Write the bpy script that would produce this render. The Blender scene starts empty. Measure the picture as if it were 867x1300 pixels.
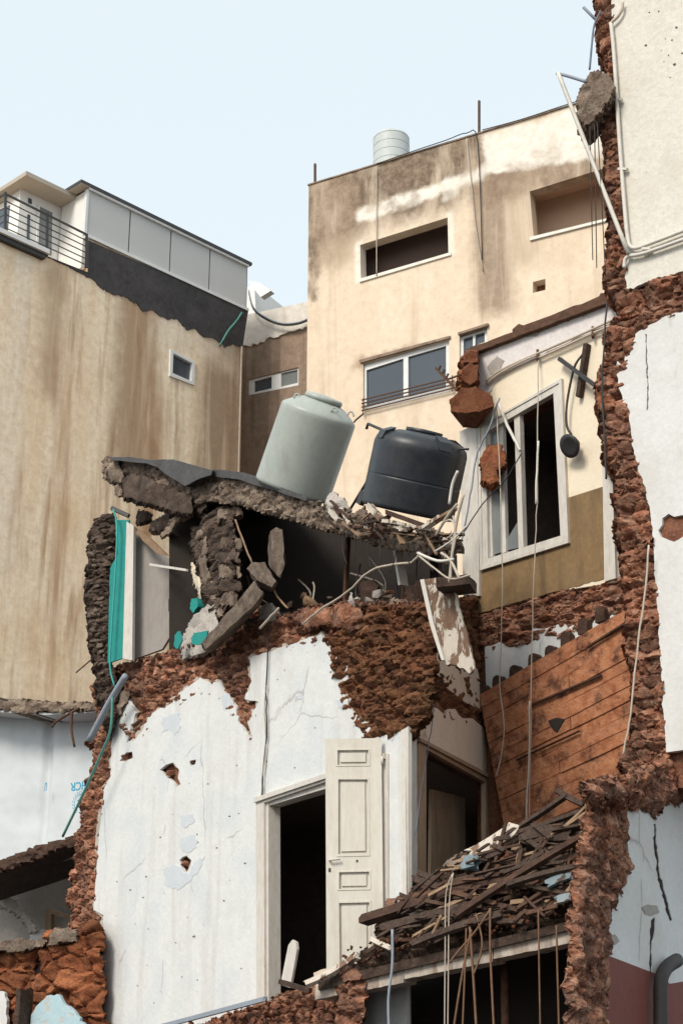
import bpy, bmesh, math, random
from mathutils import Vector, Matrix, noise
from mathutils.geometry import tessellate_polygon

random.seed(7)
V = Vector
SC = bpy.context.scene
COL = SC.collection
R = math.radians

# ------------------------------------------------------------------ camera, sky, sun
FPX = 2100.0                       # focal length in pixels of the 867 x 1300 photograph
PITCH = R(20.9)
EYE = V((0, 0, 1.6))
camd = bpy.data.cameras.new('camera'); cam = bpy.data.objects.new('camera', camd); COL.objects.link(cam)
cam.location = EYE; cam.rotation_euler = (R(90) + PITCH, 0, 0)
camd.sensor_fit = 'VERTICAL'; camd.sensor_height = 36; camd.lens = 36 * FPX / 1300
camd.clip_end = 3000
SC.camera = cam

SUN_TO = V((-0.42, -0.62, 0.66)).normalized()
wd = bpy.data.worlds.new('World'); SC.world = wd; wd.use_nodes = True
nt = wd.node_tree; nt.nodes.clear()
sky = nt.nodes.new('ShaderNodeTexSky'); sky.sky_type = 'NISHITA'; sky.sun_disc = False
sky.sun_elevation = math.asin(SUN_TO.z); sky.sun_rotation = math.atan2(SUN_TO.x, SUN_TO.y)
sky.air_density = 1.0; sky.dust_density = 2.5; sky.ozone_density = 1.0
mx = nt.nodes.new('ShaderNodeMix'); mx.data_type = 'RGBA'; mx.inputs[0].default_value = 0.62
mx.inputs[7].default_value = (9.6, 10.5, 10.6, 1)
bg = nt.nodes.new('ShaderNodeBackground'); bg.inputs[1].default_value = 0.097
wo = nt.nodes.new('ShaderNodeOutputWorld')
nt.links.new(sky.outputs[0], mx.inputs[6]); nt.links.new(mx.outputs[2], bg.inputs[0]); nt.links.new(bg.outputs[0], wo.inputs[0])
sd = bpy.data.lights.new('sun', 'SUN'); sd.energy = 2.2; sd.angle = R(20); sd.color = (1.0, 0.93, 0.82)
so = bpy.data.objects.new('sun', sd); COL.objects.link(so); so.location = (-20, -40, 40)
so.rotation_euler = SUN_TO.to_track_quat('Z', 'Y').to_euler()
vs = SC.view_settings; vs.view_transform = 'Standard'; vs.look = 'None'; vs.gamma = 1; vs.use_curve_mapping = False
vs.exposure = 0.40
SC.render.engine = 'CYCLES'
SC.cycles.max_bounces = 5; SC.cycles.diffuse_bounces = 3; SC.cycles.glossy_bounces = 2

# ------------------------------------------------------------------ helpers
cp, sp = math.cos(PITCH), math.sin(PITCH)
def ray(px, py):
    x = (px - 433.5) / FPX; y = (650 - py) / FPX
    return V((x, cp - y * sp, sp + y * cp))
def at(px, py, Y):
    d = ray(px, py); return EYE + d * (Y / d.y)

class Fr:
    """A plane: origin O, u to the right in the picture, v up, n towards the viewer."""
    def __init__(s, O, u, v, n): s.O, s.u, s.v, s.n = V(O), V(u).normalized(), V(v).normalized(), V(n).normalized()
    def P(s, px, py, off=0.0):
        d = ray(px, py); o = s.O + s.n * off
        return EYE + d * ((o - EYE).dot(s.n) / d.dot(s.n))
    def loc(s, px, py, off=0.0):
        q = s.P(px, py, off) - s.O; return (q.dot(s.u), q.dot(s.v))
    def w(s, a, b, d=0.0): return s.O + s.u * a + s.v * b + s.n * d
    def shift(s, d): return Fr(s.O + s.n * d, s.u, s.v, s.n)
def wall(O, phi):
    a = R(phi); d = V((math.sin(a), math.cos(a), 0))
    u = d if d.x > 0 else -d
    O = V((O[0], O[1], 0))
    return Fr(O, u, (0, 0, 1), (u.y, -u.x, 0))
def tilted(O, u, n):
    u = V(u).normalized(); n = V(n); n = (n - u * n.dot(u)).normalized()
    return Fr(O, u, n.cross(u), n)

def tag(o, label=None, cat=None, group=None, kind=None):
    if label: o['label'] = label
    if cat: o['category'] = cat
    if group: o['group'] = group
    if kind: o['kind'] = kind
    elif cat: o['kind'] = 'thing'
    return o
def T(name, label, cat, loc=(0, 0, 0), group=None):
    o = bpy.data.objects.new(name, None); COL.objects.link(o); o.location = loc
    o.empty_display_size = 0.2
    return tag(o, label, cat, group)
WLOC = {}
def org(p):
    v = V((0, 0, 0))
    while p is not None: v += p.location; p = p.parent
    return v
def mk(name, verts, faces, m, parent=None, smooth=False, col=None):
    """one mesh object from world-space vertices; the origin sits at the mesh's low centre"""
    verts = [V(v) for v in verts]
    c = sum(verts, V((0, 0, 0))) / len(verts); c.z = min(v.z for v in verts)
    me = bpy.data.meshes.new(name)
    me.from_pydata([v - c for v in verts], [], faces)
    bm = bmesh.new(); bm.from_mesh(me); bmesh.ops.recalc_face_normals(bm, faces=bm.faces); bm.to_mesh(me); bm.free()
    if col is not None:
        a = me.color_attributes.new('tone', 'FLOAT_COLOR', 'POINT')
        for i, q in enumerate(col): a.data[i].color = (q, q, q, 1)
    if smooth:
        for p in me.polygons: p.use_smooth = True
    me.materials.append(m)
    o = bpy.data.objects.new(name, me); COL.objects.link(o)
    o.parent = parent; o.location = c - org(parent)
    return o
def inst(name, me, mat4, parent, m=None):
    o = bpy.data.objects.new(name, me); COL.objects.link(o)
    o.parent = parent; o.matrix_basis = Matrix.Translation(-org(parent)) @ mat4
    return o

def jag(poly, amp=0.0, seg=5.0, seed=0, closed=True):
    """roughen the edges of a pixel polygon; a point may carry its own edge amplitude as a third value"""
    out = []; n = len(poly)
    rnd = random.Random(seed)
    for i in range(n if closed else n - 1):
        p, q = poly[i], poly[(i + 1) % n]
        a = p[2] if len(p) > 2 else amp
        L = math.hypot(q[0] - p[0], q[1] - p[1])
        k = max(1, int(L / seg)) if a > 0 else 1
        nx, ny = (-(q[1] - p[1]) / max(L, 1e-6), (q[0] - p[0]) / max(L, 1e-6))
        for j in range(k):
            t = j / k
            if j == 0: d = 0; e = 0
            else:
                t += rnd.uniform(-.3, .3) / k
                s = (i * 37.7 + j * seg * 0.05 * 2)
                d = a * (noise.noise(V((s, seed * 3.1, 0))) * 1.2 + rnd.uniform(-.6, .6))
            out.append((p[0] + (q[0] - p[0]) * t + nx * d, p[1] + (q[1] - p[1]) * t + ny * d))
    return out

def slab(name, fr, outer, m, parent=None, holes=(), d=0.0, th=0.05, ext=None):
    """a flat piece traced on a plane, with real holes and thickness"""
    loops = [[fr.loc(p[0], p[1], d) for p in outer]] + [[fr.loc(p[0], p[1], d) for p in h] for h in holes]
    e = (-fr.n * th) if ext is None else V(ext)
    tris = tessellate_polygon([[V((a, b, 0)) for a, b in l] for l in loops])
    vs_ = [fr.w(a, b, d) for l in loops for a, b in l]; n = len(vs_)
    vv = vs_ + [v + e for v in vs_]
    fs = [t for t in tris] + [tuple(i + n for i in reversed(t)) for t in tris]
    k = 0
    for l in loops:
        m_ = len(l)
        for i in range(m_):
            a, b = k + i, k + (i + 1) % m_
            fs.append((a, b, b + n, a + n))
        k += m_
    return mk(name, vv, fs, m, parent)

def pits(n, x0, x1, y0, y1, seed, r=(.6, 1.7), avoid=()):
    rn = random.Random(seed); out = []; used = []
    while len(out) < n:
        x, y = rn.uniform(x0, x1), rn.uniform(y0, y1)
        if any(math.hypot(x - a, y - b) < 9 for a, b in used) or any(inside(x, y, p) or edge_dist(x, y, p) < 7 for p in avoid): continue
        used.append((x, y)); k = rn.randint(4, 6); s = rn.uniform(*r); a0 = rn.uniform(0, 6)
        out.append([(x + s * rn.uniform(.6, 1.3) * math.cos(a0 + 6.283 * j / k), y + s * rn.uniform(.6, 1.4) * math.sin(a0 + 6.283 * j / k)) for j in range(k)])
    return out
def expand(poly, amt, seed=0):
    rn = random.Random(seed); n = len(poly); out = []
    ar = sum(poly[i][0] * poly[(i + 1) % n][1] - poly[(i + 1) % n][0] * poly[i][1] for i in range(n)); sg = 1 if ar > 0 else -1
    for i in range(n):
        p, q = poly[i - 1], poly[(i + 1) % n]; tx, ty = q[0] - p[0], q[1] - p[1]; l = math.hypot(tx, ty) or 1
        a = amt * rn.uniform(-.3, 1.3); out.append((poly[i][0] + ty / l * a * sg, poly[i][1] - tx / l * a * sg))
    return out
def inside(x, y, poly):
    r = False; j = len(poly) - 1
    for i in range(len(poly)):
        xi, yi = poly[i]; xj, yj = poly[j]
        if (yi > y) != (yj > y) and x < (xj - xi) * (y - yi) / (yj - yi) + xi: r = not r
        j = i
    return r
def edge_dist(x, y, poly):
    best = 1e9; j = len(poly) - 1
    for i in range(len(poly)):
        ax, ay = poly[j]; bx, by = poly[i]; dx, dy = bx - ax, by - ay
        l = dx * dx + dy * dy
        t = 0 if l == 0 else max(0, min(1, ((x - ax) * dx + (y - ay) * dy) / l))
        q = (ax + t * dx - x) ** 2 + (ay + t * dy - y) ** 2
        if q < best: best = q
        j = i
    return math.sqrt(best)

def lump(name, fr, outer, m, parent=None, holes=(), d=0.0, th=0.3, cell=0.03, amp=0.05, stone=(0.24, 0.14),
         rnd=0.05, fine=0.02, seed=0, ext=None, jagamp=2.0, rough_side=0.03, flat=0.0, kind=None, lay=0.0):
    """a broken, lumpy solid traced on a plane: stones with recessed joints, pitted faces, rounded edges"""
    facets = None; strata = 0.0
    if name in ('masonry', 'earth', 'brick_pier', 'ledge_stone', 'earth_mound'):
        cell = .022; strata = .04; stilt = .13 if stone[0] > .21 else .05; amp *= .8; stone = (stone[0] * .66, stone[1] * .56); fine = .016
    elif name in ('rubble_chunk', 'debris_chunk', 'rubble_lump', 'block', 'cap', 'rim', 'broken_lip', 'concrete_boulder', 'wood_wedge', 'coping_stone', 'pier_stone', 'brick_fragment'):
        amp = .010; fine = .009; stone = (.35, .25); rnd = .012; facets = True; cell = .026
    outer = jag([(p[0], p[1]) for p in outer], jagamp, 5, seed)
    lp = [fr.loc(x, y, d) for x, y in outer]
    lh = [[fr.loc(p[0], p[1], d) for p in h] for h in holes]
    if ext is None:
        cx = sum(p[0] for p in lp) / len(lp); cy = sum(p[1] for p in lp) / len(lp)
        e = fr.w(cx, cy) - EYE; e.z = 0; e = e.normalized() * th
    else: e = V(ext)
    a0 = min(p[0] for p in lp); a1 = max(p[0] for p in lp); b0 = min(p[1] for p in lp); b1 = max(p[1] for p in lp)
    nx = int((a1 - a0) / cell) + 2; ny = int((b1 - b0) / cell) + 2
    rn = random.Random(seed)
    cells = []
    for i in range(nx):
        for j in range(ny):
            x = a0 + (i + .5 - .5) * cell; y = b0 + (j + .5 - .5) * cell
            if inside(x, y, lp) and not any(inside(x, y, h) for h in lh): cells.append((i, j))
    cs = set(cells); vid = {}; vv = []; tone = []; loops = [lp] + lh
    so = seed * 7.3
    if facets:
        mx_, my_ = (a0 + a1) / 2, (b0 + b1) / 2; sz = min(a1 - a0, b1 - b0)
        facets = []
        for k in range(7):
            an = k * .9 + rn.uniform(-.4, .4); sl = rn.uniform(.1, .6)
            facets.append((math.cos(an) * sl, math.sin(an) * sl, rn.uniform(-.1, .12) * sz))
    def vert(i, j):
        if (i, j) in vid: return vid[(i, j)]
        x = a0 + (i - .5) * cell + rn.uniform(-.32, .32) * cell; y = b0 + (j - .5) * cell + rn.uniform(-.32, .32) * cell
        q = V((x / stone[0] + so, y / stone[1], so))
        q += V((noise.noise(V((x * 3, y * 3, so))), noise.noise(V((x * 3, y * 3, so + 9))), 0)) * .35
        ds, ps = noise.voronoi(q)
        g = min(1.0, (ds[1] - ds[0]) * (5.0 if strata else 3.0))
        hsh = noise.cell(ps[0] * 7.77) if False else (math.sin(ps[0].x * 127.1 + ps[0].y * 311.7 + ps[0].z * 74.7) * 43758.5453) % 1.0
        hgt = amp * (g * .75 + (hsh - .5) * .9) + fine * noise.fractal(V((x * 9, y * 9, so)), 0.8, 2.1, 4) + amp * .7 * noise.noise(V((x * 2.1, y * 2.6, so + 3)))
        if facets: hgt += max(-.10, min(c_ - (x - mx_) * fa - (y - my_) * fb for fa, fb, c_ in facets))
        if strata: hgt += strata * noise.noise(V((x * 2.2, y * 9.0, so + 5))) + strata * .8 * noise.noise(V((x * 4.5, y * 4.5, so + 15)))
        if lay: hgt += lay * math.sin(y * 40 + 3 * noise.noise(V((x * 2, y * 2, so))))
        if strata:
            dq = q - ps[0]; h2 = (hsh * 91.7) % 1.0; h3 = (hsh * 57.3) % 1.0
            hgt += stilt * ((h2 - .5) * dq.x + (h3 - .35) * dq.y)
        if rnd > 0:
            ed = min(edge_dist(x, y, l) for l in loops)
            if ed < rnd: hgt -= (1 - math.sqrt(max(0, 1 - (1 - ed / rnd) ** 2))) * rnd * .9
        vid[(i, j)] = len(vv); vv.append(fr.w(x, y, d + hgt)); tone.append(hsh)
        return vid[(i, j)]
    fs = []; edges = {}
    for (i, j) in cells:
        q = [vert(i, j), vert(i + 1, j), vert(i + 1, j + 1), vert(i, j + 1)]
        if (i + j) % 2: fs += [(q[0], q[1], q[2]), (q[0], q[2], q[3])]
        else: fs += [(q[0], q[1], q[3]), (q[1], q[2], q[3])]
        for (di, dj), (p, r_) in (((0, -1), (q[0], q[1])), ((1, 0), (q[1], q[2])), ((0, 1), (q[2], q[3])), ((-1, 0), (q[3], q[0]))):
            if (i + di, j + dj) not in cs: edges[(p, r_)] = 1
    ring = {}
    K = max(2, min(8, int(e.length / max(cell * 2.2, .06))))
    def back(v, k):
        if k == 0: return v
        if (v, k) not in ring:
            p = vv[v] + e * (k / K)
            if k < K: p = p + V((rn.uniform(-1, 1), rn.uniform(-1, 1), rn.uniform(-1, 1))) * rough_side
            ring[(v, k)] = len(vv); vv.append(p); tone.append(tone[v])
        return ring[(v, k)]
    for (p, r_) in edges:
        for k in range(K):
            fs.append((back(p, k), back(p, k + 1), back(r_, k + 1), back(r_, k)))
    # back sheet
    vb = {}
    def bk(v):
        if (v, K) in ring: return ring[(v, K)]
        if v not in vb: vb[v] = len(vv); vv.append(vv[v] + e); tone.append(.5)
        return vb[v]
    for t in [f for f in fs if len(f) == 3]: fs.append(tuple(bk(v) for v in reversed(t)))
    o = mk(name, vv, fs, m, parent, col=tone)
    if kind: o['kind'] = kind
    return o

# shared rock shapes
def hull_rock(seed, n=15, flat=1.0):
    r = random.Random(seed); bm = bmesh.new()
    for _ in range(n):
        v = V((r.gauss(0, 1), r.gauss(0, 1), r.gauss(0, 1))).normalized()
        k = max(abs(v.x), abs(v.y), abs(v.z)); v = v * (0.55 + .45 / k * .75) * r.uniform(.75, 1.0) * .5
        v.z *= flat; bm.verts.new(v)
    bmesh.ops.convex_hull(bm, input=bm.verts)
    for v in [v for v in bm.verts if not v.link_faces]: bm.verts.remove(v)
    me = bpy.data.meshes.new('stone'); bm.to_mesh(me); bm.free(); return me
ROCKS = {}
def rock_mesh(k, m):
    key = (k, m.name)
    if key not in ROCKS:
        me = hull_rock(100 + k, 13 + k % 5, (1, .8, .65)[k % 3]); me.materials.append(m); ROCKS[key] = me
    return ROCKS[key]
def stones(fr, outer, n, m, parent, size=(.08, .2), d=0.0, seed=0, name='stone', avoid=()):
    """single stones standing proud of a broken face, each an object sharing a few meshes"""
    rn = random.Random(seed)
    outer = [(p[0], p[1]) for p in outer]
    x0 = min(p[0] for p in outer); x1 = max(p[0] for p in outer); y0 = min(p[1] for p in outer); y1 = max(p[1] for p in outer)
    k = 0; tries = 0
    while k < n and tries < n * 60:
        tries += 1
        x = rn.uniform(x0, x1); y = rn.uniform(y0, y1)
        if not inside(x, y, outer) or edge_dist(x, y, outer) < 4 or any(inside(x, y, h) for h in avoid): continue
        p = fr.P(x, y, d); s = rn.uniform(*size) * rn.choice((.7, 1, 1))
        rot = Matrix((fr.u, fr.v, fr.n)).transposed().to_4x4() @ Matrix.Rotation(rn.uniform(-.35, .35), 4, 'Z') @ Matrix.Rotation(rn.uniform(-.5, .5), 4, 'X') @ Matrix.Rotation(rn.uniform(-.4, .4), 4, 'Y')
        mt = Matrix.Translation(p) @ rot @ Matrix.Diagonal((s * rn.uniform(1, 1.6), s * rn.uniform(.6, .9), s * rn.uniform(.6, .9), 1))
        inst(name, rock_mesh(rn.randrange(12), m), mt, parent); k += 1

def smooth_path(pts, sub=4):
    if len(pts) < 3: return pts
    out = []
    for i in range(len(pts) - 1):
        p0 = pts[max(0, i - 1)]; p1 = pts[i]; p2 = pts[i + 1]; p3 = pts[min(len(pts) - 1, i + 2)]
        for j in range(sub):
            t = j / sub
            out.append(.5 * ((2 * p1) + (p2 - p0) * t + (2 * p0 - 5 * p1 + 4 * p2 - p3) * t * t + (3 * p1 - p0 - 3 * p2 + p3) * t ** 3))
    out.append(pts[-1]); return out
def tube(name, pts, r, m, parent=None, sides=6, smooth=True, wob=0.0):
    pts = [V(p) for p in pts]
    if smooth: pts = smooth_path(pts)
    if wob:
        for i in range(1, len(pts) - 1): pts[i] = pts[i] + V((random.uniform(-1, 1), random.uniform(-1, 1), random.uniform(-1, 1))) * wob
    vv = []; fs = []; n = len(pts); up = V((.31, .2, .93)).normalized()
    for i, p in enumerate(pts):
        t = (pts[min(n - 1, i + 1)] - pts[max(0, i - 1)]).normalized()
        a = t.cross(up)
        if a.length < .05: a = t.cross(V((1, 0, 0)))
        a.normalize(); b = t.cross(a)
        rr = r[0] + (r[1] - r[0]) * i / (n - 1) if isinstance(r, tuple) else r
        for k in range(sides):
            q = 2 * math.pi * k / sides; vv.append(p + (a * math.cos(q) + b * math.sin(q)) * rr)
    for i in range(n - 1):
        for k in range(sides):
            k2 = (k + 1) % sides
            fs.append((i * sides + k, i * sides + k2, (i + 1) * sides + k2, (i + 1) * sides + k))
    fs.append(tuple(range(sides))[::-1]); fs.append(tuple((n - 1) * sides + k for k in range(sides)))
    return mk(name, vv, fs, m, parent, smooth=True)
def beam(name, p0, p1, w, h, m, parent=None, up=None, ragged=0.0, bend=0.0):
    """a squared bar from p0 to p1; ragged breaks its ends into splinters"""
    p0, p1 = V(p0), V(p1); t = (p1 - p0).normalized(); up = V(up) if up is not None else V((0, 0, 1))
    a = t.cross(up)
    if a.length < .05: a = t.cross(V((1, 0, 0)))
    a.normalize(); b = a.cross(t).normalized()
    L = (p1 - p0).length; k = 5 if ragged or bend else 2
    vv = []; fs = []
    cross = [(-1, -1), (-.2, -1.0), (.5, -1), (1, -1), (1, 1), (.4, 1), (-.3, 1), (-1, 1)] if ragged else [(-1, -1), (1, -1), (1, 1), (-1, 1)]
    c = len(cross)
    for i in range(k):
        s = i / (k - 1)
        off = bend * math.sin(math.pi * s)
        for (x, y) in cross:
            e = 0
            if ragged and i in (0, k - 1): e = random.uniform(0, ragged) * (1 if i == 0 else -1)
            jx = random.uniform(-.06, .06) if ragged else 0; jy = random.uniform(-.06, .06) if ragged else 0
            vv.append(p0 + t * (L * s + e) + a * (w / 2 * (x + jx)) + b * (h / 2 * (y + jy) + off))
    for i in range(k - 1):
        for q in range(c):
            q2 = (q + 1) % c; fs.append((i * c + q, i * c + q2, (i + 1) * c + q2, (i + 1) * c + q))
    fs.append(tuple(range(c))[::-1]); fs.append(tuple((k - 1) * c + q for q in range(c)))
    return mk(name, vv, fs, m, parent)
def lathe(name, prof, m, mat4, parent=None, seg=40, cap=True):
    vv = []; fs = []
    for r, z in prof:
        for k in range(seg):
            q = 2 * math.pi * k / seg; vv.append(mat4 @ V((r * math.cos(q), r * math.sin(q), z)))
    for i in range(len(prof) - 1):
        for k in range(seg):
            k2 = (k + 1) % seg; fs.append((i * seg + k, i * seg + k2, (i + 1) * seg + k2, (i + 1) * seg + k))
    if cap: fs.append(tuple(range(seg))[::-1]); fs.append(tuple((len(prof) - 1) * seg + k for k in range(seg)))
    o = mk(name, vv, fs, m, parent)
    for p in o.data.polygons: p.use_smooth = len(p.vertices) == 4
    return o
def hexa(name, c8, m, parent=None):
    """a box from its 8 corners: front loop of 4 then back loop of 4"""
    return mk(name, c8, [(0, 1, 2, 3), (7, 6, 5, 4), (0, 4, 5, 1), (1, 5, 6, 2), (2, 6, 7, 3), (3, 7, 4, 0)], m, parent)
def fbox(name, fr, a0, a1, b0, b1, d0, d1, m, parent=None):
    return hexa(name, [fr.w(a0, b0, d1), fr.w(a1, b0, d1), fr.w(a1, b1, d1), fr.w(a0, b1, d1),
                       fr.w(a0, b0, d0), fr.w(a1, b0, d0), fr.w(a1, b1, d0), fr.w(a0, b1, d0)], m, parent)
def room(fr, a0, a1, b0, b1, d0, d1, mw, parent, mf=None, top=True, t=0.12, sides=True):
    """the inside of a room behind an opening: back wall, side walls, floor, ceiling"""
    fbox('room_back_wall', fr, a0, a1, b0, b1, d0 - t, d0, mw, parent)
    if sides:
        fbox('room_side_wall', fr, a0 - t, a0, b0, b1, d0 - t, d1, mw, parent)
        fbox('room_side_wall', fr, a1, a1 + t, b0, b1, d0 - t, d1, mw, parent)
    fbox('room_floor', fr, a0 - t, a1 + t, b0 - t, b0, d0 - t, d1, mf or mw, parent)
    if top: fbox('room_ceiling', fr, a0 - t, a1 + t, b1, b1 + t, d0 - t, d1, mw, parent)

# ------------------------------------------------------------------ planes of the place
def xy(px, py, Y): p = at(px, py, Y); return (p.x, p.y)
LW = wall(xy(160, 400, 44), 44)            # streaked building on the left
KW = wall(xy(580, 350, 41), -61)           # cream block behind
MW = wall(xy(345, 480, 49), -61)           # low brown block between them
A = wall(xy(515, 1000, 18.0), -34)         # white wall with the door
B = wall(xy(515, 1000, 18.0), 24)          # cream wall with the inner doorway
q = B.P(613, 900); C = wall((q.x, q.y), -43)   # window wall
q = C.P(800, 600); D = wall((q.x + C.n.x * .35, q.y + C.n.y * .35), -46)   # right wall
E = wall(xy(770, 1150, 16.3), 30)          # low right wall with maroon dado
G = wall(xy(400, 1255, 18.0), -55)         # front of the fallen floor
NB = wall(xy(60, 1000, 27), -58)           # small house with the tarpaulin
TR = wall(xy(180, 750, 23.6), -58)         # teal room

# ------------------------------------------------------------------ materials
def MAT(name, cols, scale=3.0, rough=.85, bump=.25, bscale=40, streak=None, spots=None, fine=None, tone=0.0, metal=0.0,
        top=None, spec=.3, detail=6, stretch=(1, 1, 1), chips=None, crack=0.0, bdist=.01, patch=None, areas=()):
    m = bpy.data.materials.new(name); m.use_nodes = True; t = m.node_tree; N = t.nodes; Lk = t.links
    b = N['Principled BSDF']; b.inputs['Roughness'].default_value = rough; b.inputs['Metallic'].default_value = metal
    b.inputs['Specular IOR Level'].default_value = spec
    g = N.new('ShaderNodeNewGeometry')
    def mapping(sc):
        mp = N.new('ShaderNodeMapping'); mp.inputs['Scale'].default_value = sc; Lk.new(g.outputs['Position'], mp.inputs[0]); return mp.outputs[0]
    def nz(vec, sc, det=5, ro=.6, dist=0.0):
        n = N.new('ShaderNodeTexNoise'); n.inputs['Scale'].default_value = sc; n.inputs['Detail'].default_value = det
        n.inputs['Roughness'].default_value = ro; n.inputs['Distortion'].default_value = dist; Lk.new(vec, n.inputs['Vector']); return n.outputs[0]
    def ramp(fac, stops):
        r = N.new('ShaderNodeValToRGB'); e = r.color_ramp.elements
        while len(e) < len(stops): e.new(.5)
        for k, (p, c) in enumerate(stops): e[k].position = p; e[k].color = (*c, 1)
        Lk.new(fac, r.inputs[0]); return r.outputs[0]
    def mixc(f, a, c, blend='MIX'):
        x = N.new('ShaderNodeMix'); x.data_type = 'RGBA'; x.blend_type = blend
        if isinstance(f, float): x.inputs[0].default_value = f
        else: Lk.new(f, x.inputs[0])
        Lk.new(a, x.inputs[6])
        if isinstance(c, tuple): x.inputs[7].default_value = (*c, 1)
        else: Lk.new(c, x.inputs[7])
        return x.outputs[2]
    def mul(a, k):
        x = N.new('ShaderNodeMath'); x.operation = 'MULTIPLY'; Lk.new(a, x.inputs[0])
        if isinstance(k, float): x.inputs[1].default_value = k
        else: Lk.new(k, x.inputs[1])
        return x.outputs[0]
    k = len(cols)
    c = ramp(nz(mapping(stretch), scale, detail, .65, .3), [(.25 + .5 * i / max(1, k - 1), cols[i]) for i in range(k)])
    if tone:
        a = N.new('ShaderNodeAttribute'); a.attribute_name = 'tone'
        tr = ramp(a.outputs['Fac'], [(0, (1 - tone,) * 3), (1, (1 + tone * .6,) * 3)])
        c = mixc(1.0, c, tr, 'MULTIPLY')
    if patch:                                   # large faded areas
        pc, pk, psc = patch
        f = ramp(nz(mapping((1, 1, 1)), psc, 3, .5), [(.45, (0, 0, 0)), (.62, (1, 1, 1))]); c = mixc(mul(f, pk), c, pc)
    if streak:                                  # vertical run-off stains
        for (sc_, amt, sx, sz, lo, hi) in streak:
            f = ramp(nz(mapping((sx, sx, sz)), 1.0, 6, .6, .2), [(lo, (0, 0, 0)), (hi, (1, 1, 1))]); c = mixc(mul(f, amt), c, sc_)
    if top:                                     # soot under the parapet, broken up by run-off
        z0, z1, tc, ta = top
        s = N.new('ShaderNodeSeparateXYZ'); Lk.new(g.outputs['Position'], s.inputs[0])
        r = N.new('ShaderNodeMapRange'); r.inputs[1].default_value = z0; r.inputs[2].default_value = z1; Lk.new(s.outputs[2], r.inputs[0])
        n1 = ramp(nz(mapping((1.6, 1.6, .35)), 1.0, 7, .62, .3), [(.34, (0, 0, 0)), (.6, (1, 1, 1))])
        c = mixc(mul(mul(r.outputs[0], n1), ta), c, tc)
    for (fr, q4, soft, wob, ac, aa, asx, asz) in areas:      # q4: pixel corners tl, tr, br, bl of the area on its wall
        (s0, zt0), (s1, zt1), (s2, zb1), (s3, zb0) = [fr.loc(*p) for p in q4]
        def mth(op, a, b_=None):
            x = N.new('ShaderNodeMath'); x.operation = op
            for k_, q_ in ((0, a), (1, b_)):
                if q_ is None: continue
                if isinstance(q_, (int, float)): x.inputs[k_].default_value = q_
                else: Lk.new(q_, x.inputs[k_])
            return x.outputs[0]
        dt = N.new('ShaderNodeVectorMath'); dt.operation = 'DOT_PRODUCT'; Lk.new(g.outputs['Position'], dt.inputs[0]); dt.inputs[1].default_value = tuple(fr.u)
        sx_ = mth('SUBTRACT', dt.outputs['Value'], fr.O.dot(fr.u))
        sp_ = N.new('ShaderNodeSeparateXYZ'); Lk.new(g.outputs['Position'], sp_.inputs[0])
        wn_ = mth('MULTIPLY', mth('SUBTRACT', nz(mapping((1, 1, 1)), 2.2, 7, .65), .5), wob * 2)
        z_ = mth('ADD', sp_.outputs[2], wn_); s_ = mth('ADD', sx_, wn_)
        t_ = mth('DIVIDE', mth('SUBTRACT', sx_, s0), max(.01, s1 - s0))
        def step(v):
            r = N.new('ShaderNodeMapRange'); r.interpolation_type = 'SMOOTHSTEP'; r.inputs[1].default_value = -soft; r.inputs[2].default_value = soft; Lk.new(v, r.inputs[0]); return r.outputs[0]
        hi_ = mth('ADD', zt0, mth('MULTIPLY', t_, zt1 - zt0)); lo_ = mth('ADD', zb0, mth('MULTIPLY', t_, zb1 - zb0))
        mk_ = mth('MULTIPLY', mth('MULTIPLY', step(mth('SUBTRACT', hi_, z_)), step(mth('SUBTRACT', z_, lo_))), mth('MULTIPLY', step(mth('SUBTRACT', s_, s0)), step(mth('SUBTRACT', s1, s_))))
        bn_ = ramp(nz(mapping((asx, asx, asz)), 1.0, 7, .62, .3), [(.30, (.15, .15, .15)), (.55, (1, 1, 1))])
        c = mixc(mul(mul(mk_, bn_), aa), c, ac)
    if spots:
        sc_, amt, ss, lo, hi = spots
        f = ramp(nz(mapping((1, 1, 1)), ss, 8, .7), [(lo, (0, 0, 0)), (hi, (1, 1, 1))]); c = mixc(mul(f, amt), c, sc_)
    hgt = nz(mapping(stretch), bscale, 8, .65)
    if chips:
        cc, ss, lo = chips
        f = ramp(nz(mapping(stretch), ss, 9, .68, .5), [(lo, (0, 0, 0)), (lo + .015, (1, 1, 1))]); c = mixc(f, c, cc)
        x = N.new('ShaderNodeMath'); x.operation = 'SUBTRACT'; Lk.new(hgt, x.inputs[0]); Lk.new(f, x.inputs[1]); hgt = x.outputs[0]
    if crack:
        vo = N.new('ShaderNodeTexVoronoi'); vo.feature = 'DISTANCE_TO_EDGE'; vo.inputs['Scale'].default_value = crack
        w_ = N.new('ShaderNodeMix'); w_.data_type = 'VECTOR'; w_.inputs[0].default_value = .12
        n2 = N.new('ShaderNodeTexNoise'); n2.inputs['Scale'].default_value = 5; n2.inputs['Detail'].default_value = 6; Lk.new(g.outputs['Position'], n2.inputs['Vector'])
        Lk.new(g.outputs['Position'], w_.inputs[4]); Lk.new(n2.outputs[1], w_.inputs[5]); Lk.new(w_.outputs[1], vo.inputs['Vector'])
        f1 = ramp(vo.outputs[0], [(.0, (1, 1, 1)), (.012, (0, 0, 0))])
        f2 = ramp(nz(mapping((1, 1, 1)), .8, 3), [(.52, (0, 0, 0)), (.58, (1, 1, 1))])
        c = mixc(mul(mul(f1, f2), .6), c, (.22, .18, .16))
    if fine:
        fc, fa, fs_ = fine
        f = ramp(nz(mapping(stretch), fs_, 8, .75), [(.42, (0, 0, 0)), (.7, (1, 1, 1))]); c = mixc(mul(f, fa), c, fc)
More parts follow.
